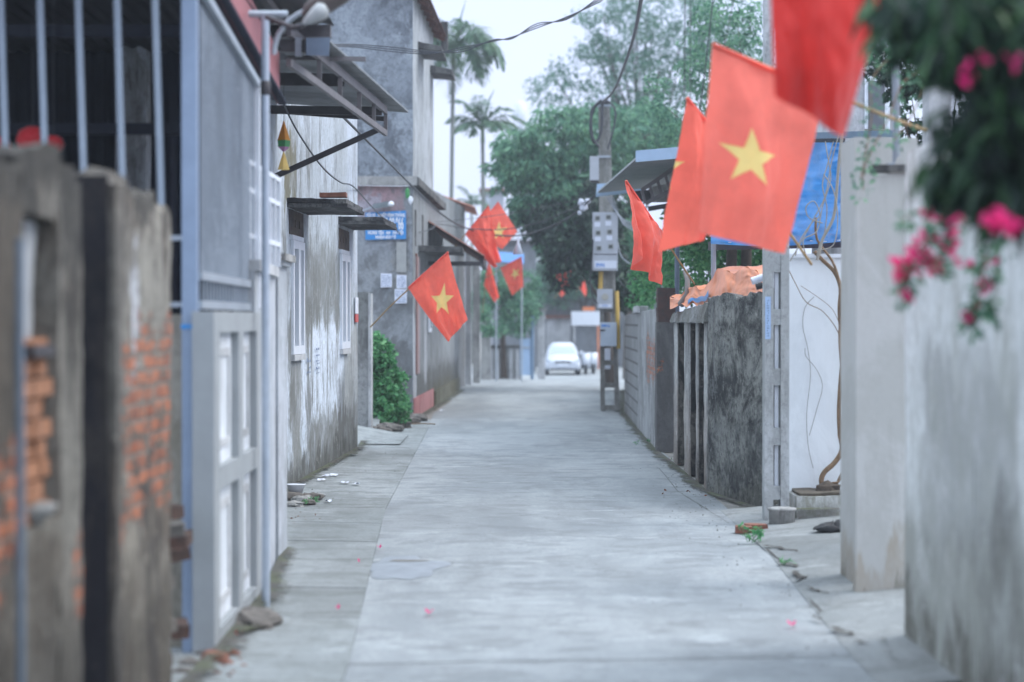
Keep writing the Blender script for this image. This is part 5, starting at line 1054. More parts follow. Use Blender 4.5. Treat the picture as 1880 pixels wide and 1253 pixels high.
mb.box(x0+.02, x1-.005, D+.02, D+.37, zb, zb+.50); mb.build('brick_top', plain('sooty_brick', (.055,.045,.042,1), .9, 0, .7, scale=9, dark=(.10,.05,.042,1), bump=.5), t)
lw = plaster('long_grey_wall', (.27,.28,.275,1), (.37,.385,.39,1), (.12,.12,.118,1), .7, .35, seed=81, bricks=[('y', -.3, 3.3, 1.0, 1.75)])
t = thing('long_grey_wall', 'grey wall with a patch of orange bricks running back to the ladder-like utility pole', 'wall', (2.24, 33.0, 0))
MB().slab((2.24, 33.0), (2.33, 39.5), -.15, 0, ZA(569, 33), 2.17, res=.2, jit=.015, js=2, topj=.03).build('wall_body', lw, t)
# far half: raw blocks
bm_ = NM('raw_blocks'); x = bm_.xyz(); cb = bm_.n('ShaderNodeCombineXYZ'); bm_.l(x[1], cb.inputs[0]); bm_.l(x[2], cb.inputs[1]); bt = bm_.n('ShaderNodeTexBrick'); bm_.l(cb.outputs[0], bt.inputs[0]); bt.inputs['Scale'].default_value = 1
bt.inputs['Brick Width'].default_value = .9; bt.inputs['Row Height'].default_value = .24; bt.inputs['Mortar Size'].default_value = .022; bt.inputs['Color1'].default_value = (.27,.28,.28,1); bt.inputs['Color2'].default_value = (.21,.22,.22,1); bt.inputs['Mortar'].default_value = (.10,.10,.10,1)
bm_.color(bm_.mix(bm_.math('MULTIPLY', bm_.ramp(bm_.noise((1, 1, 1), 6, 5, .7), [(.5, 0.), (.7, 1.)]), .5), bt.outputs[0], (.13,.13,.125,1)))
MB().slab((2.335, 39.51), (2.46, 46.5), -.15, 0, 2.17, 2.12, res=.3, jit=.01, topj=.03).build('block_section', bm_.m, t)
mb = MB().box(2.27, 2.45, 38.3, 40.2, 2.16, 2.27, n=(3, 12, 2), jit=.03, js=6); mb.build('broken_coping', M['pale_concrete'], t)
MB().slab((2.46, 46.6), (3.3, 62), -.2, 0, 2.1, res=.5, jit=.01).build('far_section', M['concrete'], t)

# orange tarpaulin draped on the walls
t = thing('orange_sheet', 'crumpled orange tarpaulin draped over the tops of the dark walls', 'tarpaulin', (2.6, 26, 2.3))
def orange(u, v):
    px = 1230 + 172*u; D = 29.8 - 6.8*u
    ytop = 545-18*min(1, u*3) + (-30*max(0, min(1, (u-.38)*8))) + 4*math.sin(u*21); ybot = 568 - 22*max(0, (u-.3))/.7 - 8*math.sin(u*9)
    if u > .4: ybot -= 8*(u-.4)
    py = ytop + (ybot-ytop)*v
    d = D - .5*v + .16*noise.noise(Vector((u*9, v*3, 2))) + .10*math.sin(u*38+v*4)*(.4+.6*v) + .07*noise.noise(Vector((u*25, v*9, 7)))
    p = W(px, py + 7*noise.noise(Vector((u*14, v*2, 5))), d); return tuple(p)
MB().surf(orange, 90, 18).build('sheet', M['tarp_orange'], t)
def orange2(u, v):
    p = Vector(orange(u, 0)); q = Vector((p.x+.7, p.y+.3, p.z+.05*math.sin(u*20))); r_ = p.lerp(q, v); r_.z += .04*noise.noise(Vector((u*20, v*5, 3)))+.05*math.sin(v*3.1); return tuple(r_)
MB().surf(orange2, 60, 8).build('sheet_back', M['tarp_orange'], t)
mb = MB(); mb.surf(lambda u, v: tuple(Vector(orange(.42+.05*u*0-.22*(1-u), .25+.5*(1-u)+.2*v)) + Vector((-.02, -.10, .0))), 14, 4); tb_ = thing('blue_scrap', 'narrow folded strip of blue tarpaulin lying on the lower edge of the orange sheet', 'tarpaulin', W(1300, 550, 27)); mb.build('strip', M['tarp_blue'], tb_)
p = W(1258, 548, 28.4); mb = MB().tube([W(1250, 560, 28.6), W(1262, 540, 28.5), W(1262, 515, 28.6), W(1256, 498, 28.7)], [.05, .04, .035, .02], 8); tag(mb.build('stump', plain('grey_stump', (.23,.21,.20,1), .9, 0, .4), None, W(1250, 560, 28.6)), 'grey weathered branch stump sticking up through the orange sheet', 'branch')
for px, y0, y1, D in ((1243, 540, 480, 33.5), ):
    tag(MB().tube([(XA(px, D), D, 0), (XA(px, D), D, ZA(y1-170, D))], .04, 10).build('canopy_post', plain('slate_post', (.14,.18,.24,1), .5, .1, .2), None, (XA(px, D), D, 0)), 'thin slate blue post carrying the right-hand canopy, above the dark pillar', 'post')

# right-hand canopy
t = thing('tin_canopy', 'corrugated tin canopy with pale blue fascia over the right-hand wall', 'canopy', (1.74, 36, 4.3))
a0, a1 = W(1167, 296, 30), W(1097, 356, 43.0)
b0, b1 = Vector((5.2, 30, a0.z+.35)), Vector((5.2, 43, a1.z+.35))
def tin(u, v): p = a0.lerp(a1, v).lerp(b0.lerp(b1, v), u); return (p.x, p.y, p.z+.03+.022*math.cos(v*2*math.pi*64))
mb = MB(); mb.surf(tin, 5, 64*8); mb.build('tin_sheet', M['sheet'], t)
f0, f1 = W(1167, 298, 29.95), W(1420, 276, 29.95)
MB().hexa([f0, f1, f1+Vector((0, .02, 0)), f0+Vector((0, .02, 0)), W(1167, 277, 29.95), W(1420, 255, 29.95), W(1420, 255, 29.97), W(1167, 277, 29.97)]).build('fascia', M['fascia'], t)
e0, e1 = W(1094, 362, 43.05), W(1180, 352, 43.05)
MB().hexa([e0, e1, e1+Vector((0, .03, 0)), e0+Vector((0, .03, 0)), W(1096, 338, 43.05), W(1180, 334, 43.05), W(1180, 334, 43.08), W(1096, 338, 43.08)]).build('fascia', M['fascia'], t)
tr0, tr1 = W(1178, 350, 33), W(1250, 300, 33); lo0, lo1 = W(1185, 374, 33), W(1260, 335, 33)
MB().beam(tr0, tr1, .05, .06).build('truss_chord', M['frame_steel'], t); MB().beam(lo0, lo1, .05, .06).build('truss_chord', M['frame_steel'], t)
for f in (0, .2, .4, .6, .8, 1): MB().beam(tr0.lerp(tr1, f), lo0.lerp(lo1, f), .045).build('truss_web', M['frame_steel'], t)
MB().beam(W(1165, 362, 38), W(1260, 352, 38), .08, .2).build('beam', M['steel_dark'], t); MB().beam(W(1190, 384, 36), W(1262, 372, 36), .06, .08).build('beam', M['steel_dark'], t)
MB().hexa([W(1195, 372, 37), W(1250, 372, 37), W(1250, 372, 37.2), W(1195, 372, 37.2), W(1195, 345, 37), W(1250, 330, 37), W(1250, 330, 37.2), W(1195, 345, 37.2)]).build('back_panel', M['concrete'], t)

# ladder-like utility pole with meter boxes
D = 47.4; px2x = lambda px: XA(px, D); t = thing('utility_pole', 'old concrete utility pole with open ladder-like foot, carrying three electric meter boxes', 'utility pole', (XA(1119, D), D, 0))
pc = plaster('old_pole_concrete', (.21,.205,.19,1), (.30,.30,.285,1), (.10,.10,.09,1), .4, .5, seed=85)
zsh = ZA(600, D)
mb = MB(); xl0, xr0 = px2x(1103), px2x(1138); lw_ = .10
mb.hexa([(xl0, D, 0), (xl0+lw_, D, 0), (xl0+lw_, D+.2, 0), (xl0, D+.2, 0), (px2x(1099), D, 6.9), (px2x(1104), D, 6.9), (px2x(1104), D+.2, 6.9), (px2x(1099), D+.2, 6.9)], n=(1, 1, 20), jit=.006)
mb.hexa([(xr0-lw_, D, 0), (xr0, D, 0), (xr0, D+.2, 0), (xr0-lw_, D+.2, 0), (px2x(1114), D, 6.9), (px2x(1119), D, 6.9), (px2x(1119), D+.2, 6.9), (px2x(1114), D+.2, 6.9)], n=(1, 1, 20), jit=.006)
mb.hexa([(px2x(1104), D+.02, 2.2), (px2x(1125), D+.02, 2.2), (px2x(1125), D+.18, 2.2), (px2x(1104), D+.18, 2.2), (px2x(1102), D+.02, 6.88), (px2x(1116), D+.02, 6.88), (px2x(1116), D+.18, 6.88), (px2x(1102), D+.18, 6.88)], n=(1, 1, 10), jit=.004)
for z in (.02, .52, 1.02, 1.5): mb.box(px2x(1104)+.06, px2x(1133), D+.03, D+.17, z, z+.11, n=(2, 1, 1), jit=.005)
mb.build('shaft', pc, t)
MB().box(px2x(1097), px2x(1121), D-.02, D+.22, ZA(290, D), ZA(286, D)).build('steel_band', M['galv'], t); MB().box(px2x(1097), px2x(1121), D-.02, D+.22, ZA(196, D), ZA(192, D)).build('steel_band', M['galv'], t)
for px in (1101, 1109, 1117): MB().lathe((px2x(px), D-.02, ZA(188, D)), [(.02, 0), (.05, .03), (.03, .06), (.05, .09), (.03, .12), (.045, .15), (0, .18)], 10).build('insulator', M['paper'], t)
MB().box(px2x(1100), px2x(1119), D-.06, D+.22, ZA(190, D), ZA(187, D)).build('cross_plate', M['steel_dark'], t)
xa, xb, za, zb = px2x(1087.5), px2x(1133), ZA(497, D-.3), ZA(390, D-.3)
b_ = thing('meter_box', 'largest meter box on the ladder-like pole, with six small square windows', 'meter box', ((xa+xb)/2, D-.3, za), 'boxes on the utility pole')
MB().box(xa, xb, D-.3, D-.02, za, zb).build('case', M['box_grey'], b_, bevel=.02)
for (px, py) in ((1097, 401), (1117, 399), (1098, 428), (1119, 426), (1099.5, 456), (1121, 453)):
    x, z = XA(px, D-.3), ZA(py, D-.3); f = MB().box(x-.055, x+.055, D-.318, D-.301, z-.05, z+.05).build('meter_window', plain('window_rim', (.30,.31,.29,1), .5, 0, .1), b_); MB().box(x-.038, x+.038, D-.322, D-.3185, z-.033, z+.033).build('pane', plain('meter_dark', (.09,.10,.10,1), .3, 0, .2), f)
    if py < 440: MB().box(x-.07, x+.06, D-.312, D-.301, z-.19, z-.085).build('number_card', M['paper'], b_)
MB().box(xa+.02, xb-.02, D-.308, D-.301, ZA(468, D-.3), ZA(466.5, D-.3)).build('seam', M['steel_dark'], b_); MB().box(xa+.03, xb-.03, D-.312, D-.301, ZA(493, D-.3), ZA(479, D-.3)).build('label_card', M['paper'], b_)
textmesh('EVN', .10, (XA(1102, D-.3), D-.314, ZA(490, D-.3)), 'blue_lettering', M['box_blue'], b_, bold=.004); 
xa, xb, za, zb = px2x(1096), px2x(1124), ZA(567, D-.2), ZA(531, D-.2)
b_ = thing('meter_box', 'middle pale grey meter box on the ladder-like pole, with a round dial', 'meter box', ((xa+xb)/2, D-.2, za), 'boxes on the utility pole')
MB().box(xa, xb, D-.2, D-.01, za, zb).build('case', M['box_grey'], b_, bevel=.02); MB().lathe((0, 0, 0), [(0, 0), (.07, 0), (.07, .02), (0, .03)], 16)
mb = MB(); c = Vector(((xa+xb)/2, D-.201, (za+zb)/2+.04)); mb.tube([c, c-Vector((0, .02, 0))], .075, 18); mb.build('dial', plain('dial_cream', (.42,.41,.36,1), .4, 0, .1), b_); MB().box(xa+.03, xb-.03, D-.206, D-.2015, za+.03, za+.10).build('label_card', M['paper'], b_)
textmesh('EVN', .06, ((xa+xb)/2, D-.209, za+.045), 'blue_lettering', M['box_blue'], b_)
xa, xb, za, zb = px2x(1102), px2x(1131), ZA(636, D-.25), ZA(592, D-.25)
b_ = thing('meter_box', 'lowest pale blue-grey meter box on the ladder-like pole, with blue mark and latch', 'meter box', ((xa+xb)/2, D-.25, za), 'boxes on the utility pole')
MB().box(xa, xb, D-.25, D-.01, za, zb).build('case', plain('pale_blue_box', (.46,.53,.62,1), .45, .1, .1), b_, bevel=.015); MB().box(xa+.02, xa+.14, D-.256, D-.251, zb-.10, zb-.05).build('blue_mark', M['box_blue'], b_); MB().box(xa-.02, xa+.10, D-.27, D-.251, zb-.19, zb-.165).build('latch', M['steel_dark'], b_)
MB().box(xa+.16, xa+.20, D-.256, D-.251, zb-.11, zb-.06).build('blue_mark', M['box_blue'], b_)
xa, xb, za, zb = px2x(1083), px2x(1100), ZA(331, D-.1), ZA(287, D-.1)
b_ = thing('junction_box', 'whitish tall junction box high on the left side of the ladder-like pole', 'junction box', ((xa+xb)/2, D-.1, za))
MB().box(xa, xb-.01, D-.1, D+.15, za, zb).build('case', M['box_grey'], b_, bevel=.015); MB().box(xa+.02, xb-.02, D-.06, D+.1, za-.05, za-.001).build('base', M['steel_dark'], b_)
tag(MB().tube([(px2x(1132), D-.1, ZA(535, D)), (px2x(1135), D-.1, ZA(640, D))], .045, 8).build('yellow_conduit', M['yellow'], None, (px2x(1135), D-.1, ZA(640, D))), 'yellow conduit running down the right side of the meter boxes', 'conduit')
tag(MB().tube([(px2x(1103), D-.05, ZA(499, D)), (px2x(1102), D-.05, ZA(531, D))], .05, 8).build('yellow_conduit', M['yellow'], None, (px2x(1102), D-.05, ZA(531, D))), 'short yellow conduit between the largest and middle meter boxes', 'conduit')
tag(MB().box(px2x(1110), px2x(1127), 49, 49.1, 0.9, ZA(640, 49)).build('white_board', M['paper'], None, (px2x(1118), 49, .9)), 'white board leaning behind the open foot of the ladder-like pole', 'board')

# ------------------------------------------------------------------ cables
def wire(pts, r, label, mat='wire', name='cable', group=None, k=6):
    P_ = smooth([W(*p) for p in pts], k); return tag(MB().tube(P_, r, 6).build(name, M[mat], None, P_[0]), label, 'cable', group)
wire([(1108, 186, 47), (1128, 165, 42), (1152, 105, 36), (1168, 50, 31), (1180, -20, 27)], .028, 'thick black cable rising from the top of the ladder-like pole to the upper picture edge')
wire([(1104, 186, 47.2), (1090, 200, 47.2), (1084, 235, 47.2), (1092, 262, 47.2), (1104, 240, 47.2), (1106, 190, 47.2)], .035, 'coil of black cable looped on the left of the ladder-like pole top')
wire([(1104, 184, 47.1), (1086, 205, 47.1), (1088, 250, 47.1), (1100, 270, 47.1)], .03, 'loose black cable end hanging inside the coil at the pole top')
wire([(1112, 184, 47), (1126, 195, 47), (1130, 215, 47), (1124, 245, 47), (1116, 275, 47)], .022, 'black cable curling down the right side of the pole top')
for i, (dy, lab) in enumerate(((0, 'lowest strand of the cable bundle crossing the sky from the tall building'), (-4, 'middle strand of the cable bundle crossing the sky from the tall building'), (4, 'slack strand winding round the cable bundle across the sky'))):
    wire([(556, 86+dy*.3, 35), (640, 84+dy*.6, 36), (720, 91+dy, 36), (790, 97+dy*.5, 36), (850, 91-dy, 36), (905, 75+dy*.4, 36), (940, 70-dy*.4, 36), (985, 48+dy, 35), (1040, 34-dy*.6, 34), (1100, 0+dy, 33), (1150, -30, 33)], .009, lab, 'wire', group='strands of the cable bundle')
wire([(516, 180, 22), (545, 240, 23), (590, 305, 25), (625, 335, 28), (650, 344, 32), (690, 388, 38), (735, 430, 43)], .011, 'black cable sagging from the canopy past the stained house to the blue sign')
wire([(630, 215, 26), (700, 285, 33), (760, 345, 40), (820, 400, 46), (870, 424, 50), (920, 433, 50), (970, 430, 50), (1030, 408, 49), (1070, 380, 48), (1092, 358, 47.5)], .018, 'long cable sagging across the alley from the corrugated canopy to the ladder-like pole', 'wire')
wire([(735, 435, 44), (790, 422, 46), (806, 412, 47), (860, 420, 49), (930, 421, 50), (1000, 405, 49), (1090, 365, 47.6)], .012, 'thinner cable crossing just above the farther left flags')
wire([(800, 408, 47), (880, 400, 49), (960, 388, 50), (1040, 372, 49), (1092, 352, 47.6)], .007, 'thinnest cable crossing over the top of the farther left flags')
for i in range(5):
    wire([(1114+i*3, 362, 47), (1128+i*3, 385+i*5, 47), (1144+i*2, 402+i*4, 46), (1162+i*3, 410+i*5, 45)], .009, 'pale loose wire right of the meter boxes, %s of five' % ['uppermost', 'second', 'middle', 'fourth', 'lowest'][i], 'wire_grey', group='pale wires beside the meter boxes')
wire([(1133, 440, 47), (1140, 470, 46.8), (1158, 486, 46.5)], .012, 'pale wire drooping right of the largest meter box', 'wire_grey')
wire([(1130, 497, 47.2), (1140, 520, 47.1), (1160, 533, 47), (1178, 525, 47)], .010, 'dark wire sagging from below the largest meter box to the shrub')
wire([(1089, 440, 47), (1086, 490, 47), (1083, 520, 47), (1090, 548, 47), (1098, 558, 47)], .016, 'black cable hanging down left of the meter boxes')
for x0, x1, y1, D, r, lab in ((1258, 1256, 186, 17.6, .004, 'thin dark line hanging to the tip of the second star flag, left one'), (1268, 1267, 190, 17.4, .0035, 'faint thin line beside the one over the second star flag'), (1311, 1283, 215, 17.2, .006, 'thick dark line slanting down between the two star flags'), (1350, 1325, 100, 16, .004, 'dark line slanting above the biggest star flag')):
    wire([(x0, -20, D), ((x0+x1)/2, y1/2, D), (x1, y1, D)], r, lab)
t = thing('white_tassel', 'small white cone tassel hanging on the cable right of the farther left flags', 'tassel', W(950, 470, 50))
p = W(951, 458, 50); MB().lathe(tuple(p), [(.01, .32), (.03, .15), (.12, -.12), (0, -.12)], 8).build('cone', M['paper'], t)
for i, (px, py, r) in enumerate(((1067, 372, .08), (1072, 380, .10), (1079, 370, .07), (1064, 391, .05))):
    tag(MB().rock(tuple(W(px, py, 48)), r, i, (1, 1, 1)).build('cable_clamp', M['paper'], None, W(px, py, 48)), 'white clamp on the long cable near the meter boxes, %s' % ['second from the left', 'the largest', 'rightmost', 'leftmost and smallest'][i], 'clamp', 'white clamps on the long cable')

# ------------------------------------------------------------------ flags
def star_pts(cx, cy, r, rot=0):
    return [(cx + (r if k % 2 == 0 else r*.382)*math.sin(rot+math.pi*k/5), cy - (r if k % 2 == 0 else r*.382)*math.cos(rot+math.pi*k/5)) for k in range(10)]
def flag(label, C, pole, fold=0, wr=.012, seed=0, star=True, cloth='red_cloth', nf=3.0, curve=None, group='national flags along the alley', bulge=.03, sc=(.5, .5), sr=.30, starrot=0, pole_r=.012, asp=1.5):
    """C: four corners as (px,py,D): hoist at pole foot end, hoist at tip, fly at tip, fly at foot end. u runs along the hoist, v along the fly"""
    c = [W(*p) for p in C]; base = W(*pole[0]); t = thing('flag', label, 'flag', base, group)
    nrm0 = (c[1]-c[0]).cross(c[3]-c[0]).normalized(); Lh = (c[1]-c[0]).length
    if nrm0.y > 0: nrm0 = -nrm0
    def S(u, v):
        p = c[0].lerp(c[1], u).lerp(c[3].lerp(c[2], u), v)
        q = v**.7
        d = wr*math.sin(u*math.pi*2*nf + v*2.2 + seed)*q*1.6 + wr*1.2*noise.noise(Vector((u*3.1, v*2.2, seed*7.7))) + wr*.35*noise.noise(Vector((u*11, v*8, seed)))
        d += wr*.45*math.sin((u*1.7+v)*9+seed*2)*math.sin(math.pi*u)*q + wr*.5*abs(noise.noise(Vector((u*5+v*4, v*1.5-u*2, seed*3))))
        d += bulge*math.sin(math.pi*v)*math.sin(math.pi*u)
        if fold: d += fold*Lh*(abs(((u*nf*.5+v*.25+seed*.1) % 1)*2-1)-.5)*q
        p = p + nrm0*d
        if curve: p = curve(p, u, v, c)
        return p
    def Sn(u, v, o):
        e = .004; n = (S(min(1, u+e), v)-S(max(0, u-e), v)).cross(S(u, min(1, v+e))-S(u, max(0, v-e))).normalized()
        if n.dot(nrm0) < 0: n = -n
        return S(u, v)+n*o
    cm = MB().surf(lambda a, b: tuple(S(a, b)), 84, 96)
    if star:
        P0_ = star_pts(0, 0, .90, starrot)
        def inside(x_, y_):
            c_ = False
            for k in range(10):
                (x1, y1), (x2, y2) = P0_[k], P0_[(k+1) % 10]
                if (y1 > y_) != (y2 > y_) and x_ < (x2-x1)*(y_-y1)/(y2-y1)+x1: c_ = not c_
            return c_
        keep = [i for i in range(len(cm.f)) if not inside(((i//84+.5)/96-sc[1])*asp/sr, (sc[0]-(i % 84+.5)/84)/sr)]
        cm.f = [cm.f[i] for i in keep]; cm.sm = [True]*len(keep); cm.mi = [0]*len(keep)
    cl = cm.build('cloth', M[cloth], t)
    if star:
        mb = MB(); P_ = star_pts(0, 0, 1, starrot); K = 6
        for side in (.0035,):
            for k in range(10):
                a, b = P_[k], P_[(k+1) % 10]; idx = {}
                vs = []; fs = []
                for i in range(K+1):
                    for j in range(i+1):
                        w1 = (i-j)/K; w2 = j/K; idx[(i, j)] = len(vs)
                        x_, y_ = a[0]*w1+b[0]*w2, a[1]*w1+b[1]*w2
                        # star upright: its top points towards u+ ; the cloth is asp times longer along v
                        vs.append(tuple(Sn(min(.999, max(.001, sc[0]-y_*sr)), min(.999, max(.001, sc[1]+x_*sr/asp)), side)))
                for i in range(K):
                    for j in range(i+1):
                        fs.append((idx[(i, j)], idx[(i+1, j)], idx[(i+1, j+1)]))
                        if j < i: fs.append((idx[(i, j)], idx[(i+1, j+1)], idx[(i, j+1)]))
                mb.add(vs, fs, True)
        mb.build('star', M['yellow_cloth'], cl)
    sl = MB().tube([c[0]-(c[1]-c[0])*.0, c[1]], .016, 8); sl.build('sleeve', M['red_cloth'] if cloth != 'red_shaded' else M[cloth], cl)
    MB().tube([base] + [W(*p) for p in pole[1:]] + [c[1]], pole_r, 8).build('pole', M['wood'], t)
    return t
# biggest flag (mid right): hoist is its upper edge, star upright in the picture
flag('biggest fully spread red flag with upright yellow star at right of centre', [(1515, 172, 13.9), (1308, 82, 13.6), (1280, 426, 13.75), (1441, 466, 13.9)], [(1700, 240, 14.6), (1620, 211, 14.2)],
     wr=.03, seed=1, nf=1.6, bulge=.07, sc=(.60, .53), sr=.29, starrot=-math.pi/2+.12, pole_r=.013, asp=1.75, cloth='red_pale')
flag('darkest and nearest red flag hanging from the top edge, its bottom corner pointing down', [(1640, -60, 9.8), (1408, -160, 9.8), (1422, 175, 9.9), (1550, 252, 10.0)], [(1830, 20, 9.8), (1700, -30, 9.8)], wr=.04, seed=4, star=False, nf=1.4, bulge=.08, pole_r=.013, cloth='red_shaded')
flag('narrow folded red flag squeezed against the left edge of the biggest flag', [(1330, 265, 17.2), (1261, 180, 17.0), (1224, 458, 17.1), (1300, 440, 16.8)], [(1490, 486, 18.2), (1415, 378, 17.8)], wr=.03, fold=.22, seed=3, nf=2.0, sc=(1.13, .46), sr=.25, starrot=-math.pi/2)
flag('small drooping red flag with no star showing, right of the meter boxes', [(1216, 431, 26.8), (1149, 332, 26.4), (1163, 470, 26.3), (1200, 526, 26.6)], [(1275, 522, 27.4), (1245, 477, 27.1)], wr=.05, fold=.25, seed=6, star=False, nf=2.2, bulge=.08)
flag('red star flag leaning out in front of the grey wall, nearest on the left side', [(750, 529, 34.0), (823, 463, 33.8), (858, 588, 33.8), (820, 630, 34.0)], [(680, 601, 34.6), (715, 564, 34.3)], wr=.05, seed=2, nf=1.9, fold=.07, sc=(.52, .50), sr=.34, starrot=-.95, asp=1.5, bulge=.05)
flag('paler folded red flag tilted over the porch roof, its star almost hidden', [(855, 431, 50), (897, 378, 49.8), (917, 478, 49.6), (908, 492, 49.8)], [(833, 455, 50.3), (844, 443, 50.2)], wr=.10, fold=.12, seed=7, star=False, nf=1.6, bulge=.05)
flag('red star flag fanned out behind the paler folded one above the porch roof', [(868, 430, 53), (915, 371, 53), (950, 425, 52.8), (922, 458, 53)], [(846, 458, 53.3), (857, 445, 53.2)], wr=.05, seed=8, nf=1.2, sc=(.46, .58), sr=.34, starrot=-.8, asp=1.3)
flag('slim red flag seen almost edge-on above the leafy shrub', [(889, 525, 66), (898, 480, 66), (917, 545, 66), (908, 556, 66)], [(886, 575, 66.3), (888, 550, 66.2)], wr=.06, fold=.1, seed=9, star=False, nf=1.5)
flag('small red star flag hanging left of the blossom, under the blue awning', [(919, 493, 65), (958, 472, 65), (961, 526, 65), (940, 543, 65)], [(890, 512, 65.3), (905, 502, 65.2)], wr=.03, seed=10, nf=1.2, sc=(.58, .42), sr=.30, starrot=-.5)
flag('distant red flag below the coral blossom', [(1026, 538, 88), (1042, 520, 88), (1050, 522, 88), (1031, 546, 88)], [(1018, 548, 88.3), (1022, 543, 88.2)], wr=.06, seed=11, nf=1.2, sc=(.6, .3), sr=.3)
flag('most distant red flag, a small sliver left of the meter boxes', [(1064, 528, 88), (1073, 515, 88), (1077, 534, 88), (1075, 546, 88)], [(1058, 536, 88.3), (1061, 532, 88.2)], wr=.06, seed=12, nf=1.2, star=False)

# ------------------------------------------------------------------ near right foliage and bougainvillea
TN = lambda px, py, D, rx, ry, rz: (tuple(W(px, py, D)), (rx, ry, rz))
tree('overhanging_tree', 'tree with shade-darkened leaves hanging over the near right wall into the upper right corner', 'tree', (3.3, 7.2, 0), [(3.3, 7.2, 0), (3.2, 7.3, 1.8), (2.8, 7.6, 2.9)],
     [TN(1860, 20, 7.5, .30, .4, .24), TN(1730, 20, 8.0, .24, .3, .09), TN(1645, 10, 8.2, .07, .2, .08), TN(1760, 80, 7.8, .13, .3, .07), TN(1860, 190, 7.5, .16, .3, .26), TN(1790, 250, 7.8, .13, .25, .13), TN(1860, 330, 7.6, .12, .25, .12), TN(1735, 300, 7.8, .045, .15, .10), TN(1800, 330, 7.7, .06, .2, .08)],
     205, 12, .16, M['leaf_near'], 61, r0=.09, csz=.09, droop=.9, asp=.27, limbs=18, shell=.25)
t = thing('bougainvillea', 'magenta bougainvillea sprays trailing over the near right wall below the dark leaves', 'bougainvillea', W(1880, 300, 9.6))
rg = random.Random(8); fl = MB(); lf = MB(); st = MB()
heads = [(1665, 492, .05, 40), (1655, 505, .03, 25), (1690, 470, .05, 36), (1706, 440, .035, 22), (1718, 480, .035, 16), (1735, 400, .04, 16), (1762, 400, .035, 18), (1745, 432, .03, 10), (1832, 402, .07, 70), (1852, 410, .06, 50), (1815, 395, .03, 14), (1700, 392, .03, 12), (1725, 495, .025, 10), (1770, 480, .025, 8), (1810, 520, .03, 10), (1780, 575, .02, 7), (1800, 560, .02, 7), (1660, 540, .02, 8),
         (1780, 125, .03, 12), (1800, 105, .035, 14), (1850, 100, .05, 18), (1865, 120, .04, 12), (1770, 150, .025, 8), (1780, 140, .02, 8), (1640, 480, .015, 6), (1748, 455, .03, 9), (1690, 445, .03, 8), (1820, 480, .02, 6)]
for px, py, r, n in heads:
    dd = 7.1 if px > 1755 and py < 420 else 9.2
    fl = MB(); leaves(fl, W(px, py, dd + .2*rg.random()), (r*dd/9*(1 if dd > 8 else .75), r*dd/9, r*.8*dd/9*(1 if dd > 8 else .75)), int(n*(1.1 if dd > 8 else .38)), .043*dd/9, rg, 0, .75); fl.build('flower_cluster', M['magenta'], t)
stems = [[(1900, 330, 9.5), (1860, 350, 9.4), (1800, 370, 9.3), (1740, 400, 9.2), (1700, 440, 9.2), (1665, 500, 9.2), (1658, 545, 9.2)], [(1900, 340, 9.5), (1850, 400, 9.3), (1815, 450, 9.3), (1800, 520, 9.2), (1785, 600, 9.2)], [(1880, 330, 9.5), (1790, 350, 9.3), (1720, 370, 9.2), (1650, 410, 9.2)], [(1860, 380, 9.4), (1835, 430, 9.3), (1830, 500, 9.3), (1815, 590, 9.3)], [(1760, 400, 9.3), (1720, 470, 9.2), (1735, 500, 9.2)], [(1900, 90, 9.5), (1840, 105, 9.3), (1790, 120, 9.3), (1760, 150, 9.2)]]
for s_ in stems:
    P_ = smooth([W(*p) for p in s_], 6); MB().tube(P_, .0045, 5).build('stem', M['vinebark'], t)
    for q in P_: leaves(lf, q, (.05, .05, .05), 4, .055, rg, .3, .5)
for (px, py, n) in ((1665, 540, 10), (1790, 560, 26), (1785, 590, 16), (1812, 570, 10), (1800, 500, 14), (1730, 430, 10)): leaves(lf, W(px, py, 9.25), (.05, .05, .06), n, .06, rg, .5, .5)
lf.build('leaves', M['leaf_mid'], t)
t = thing('airy_creeper', 'thin airy creeper twigs with small leaves around the steel stanchion', 'creeper', W(1640, 300, 14.2)); rg = random.Random(9); lf = MB(); st = MB()
for s_ in ([(1700, 60, 14), (1640, 100, 14), (1600, 150, 14), (1600, 220, 14), (1580, 330, 14)], [(1720, 120, 14), (1660, 150, 14), (1630, 220, 14), (1590, 300, 14), (1585, 350, 14)], [(1720, 80, 14), (1680, 200, 14), (1640, 260, 14)], [(1640, 60, 14.2), (1610, 80, 14.2), (1590, 110, 14.2)]):
    P_ = smooth([W(*p) for p in s_], 5); MB().tube(P_, .005, 5).build('stem', M['vinebark'], t)
    for q in P_: leaves(lf, q, (.09, .09, .09), 6, .05, rg, .2, .5)
lf.build('leaves', M['leaf_mid'], t)
D = 20
tree('dark_shrub_behind', 'dark glossy shrub filling the gap between the stanchion and the whitish pillar top', 'shrub', (4.0, 20, 0), [(4.0, 20, 0), (4.0, 20, 2.2), (3.95, 20, 3.2)],
     [T(1680, 190, D, .22, .5, .35), T(1690, 120, D, .28, .5, .3), T(1640, 110, D, .25, .5, .25), T(1690, 260, D, .10, .4, .15), T(1780, 120, D, .4, .5, .4)], 130, 26, .09, M['leaf_dark'], 67, r0=.05, csz=.12, droop=.3, asp=.5, limbs=10, shell=.3)

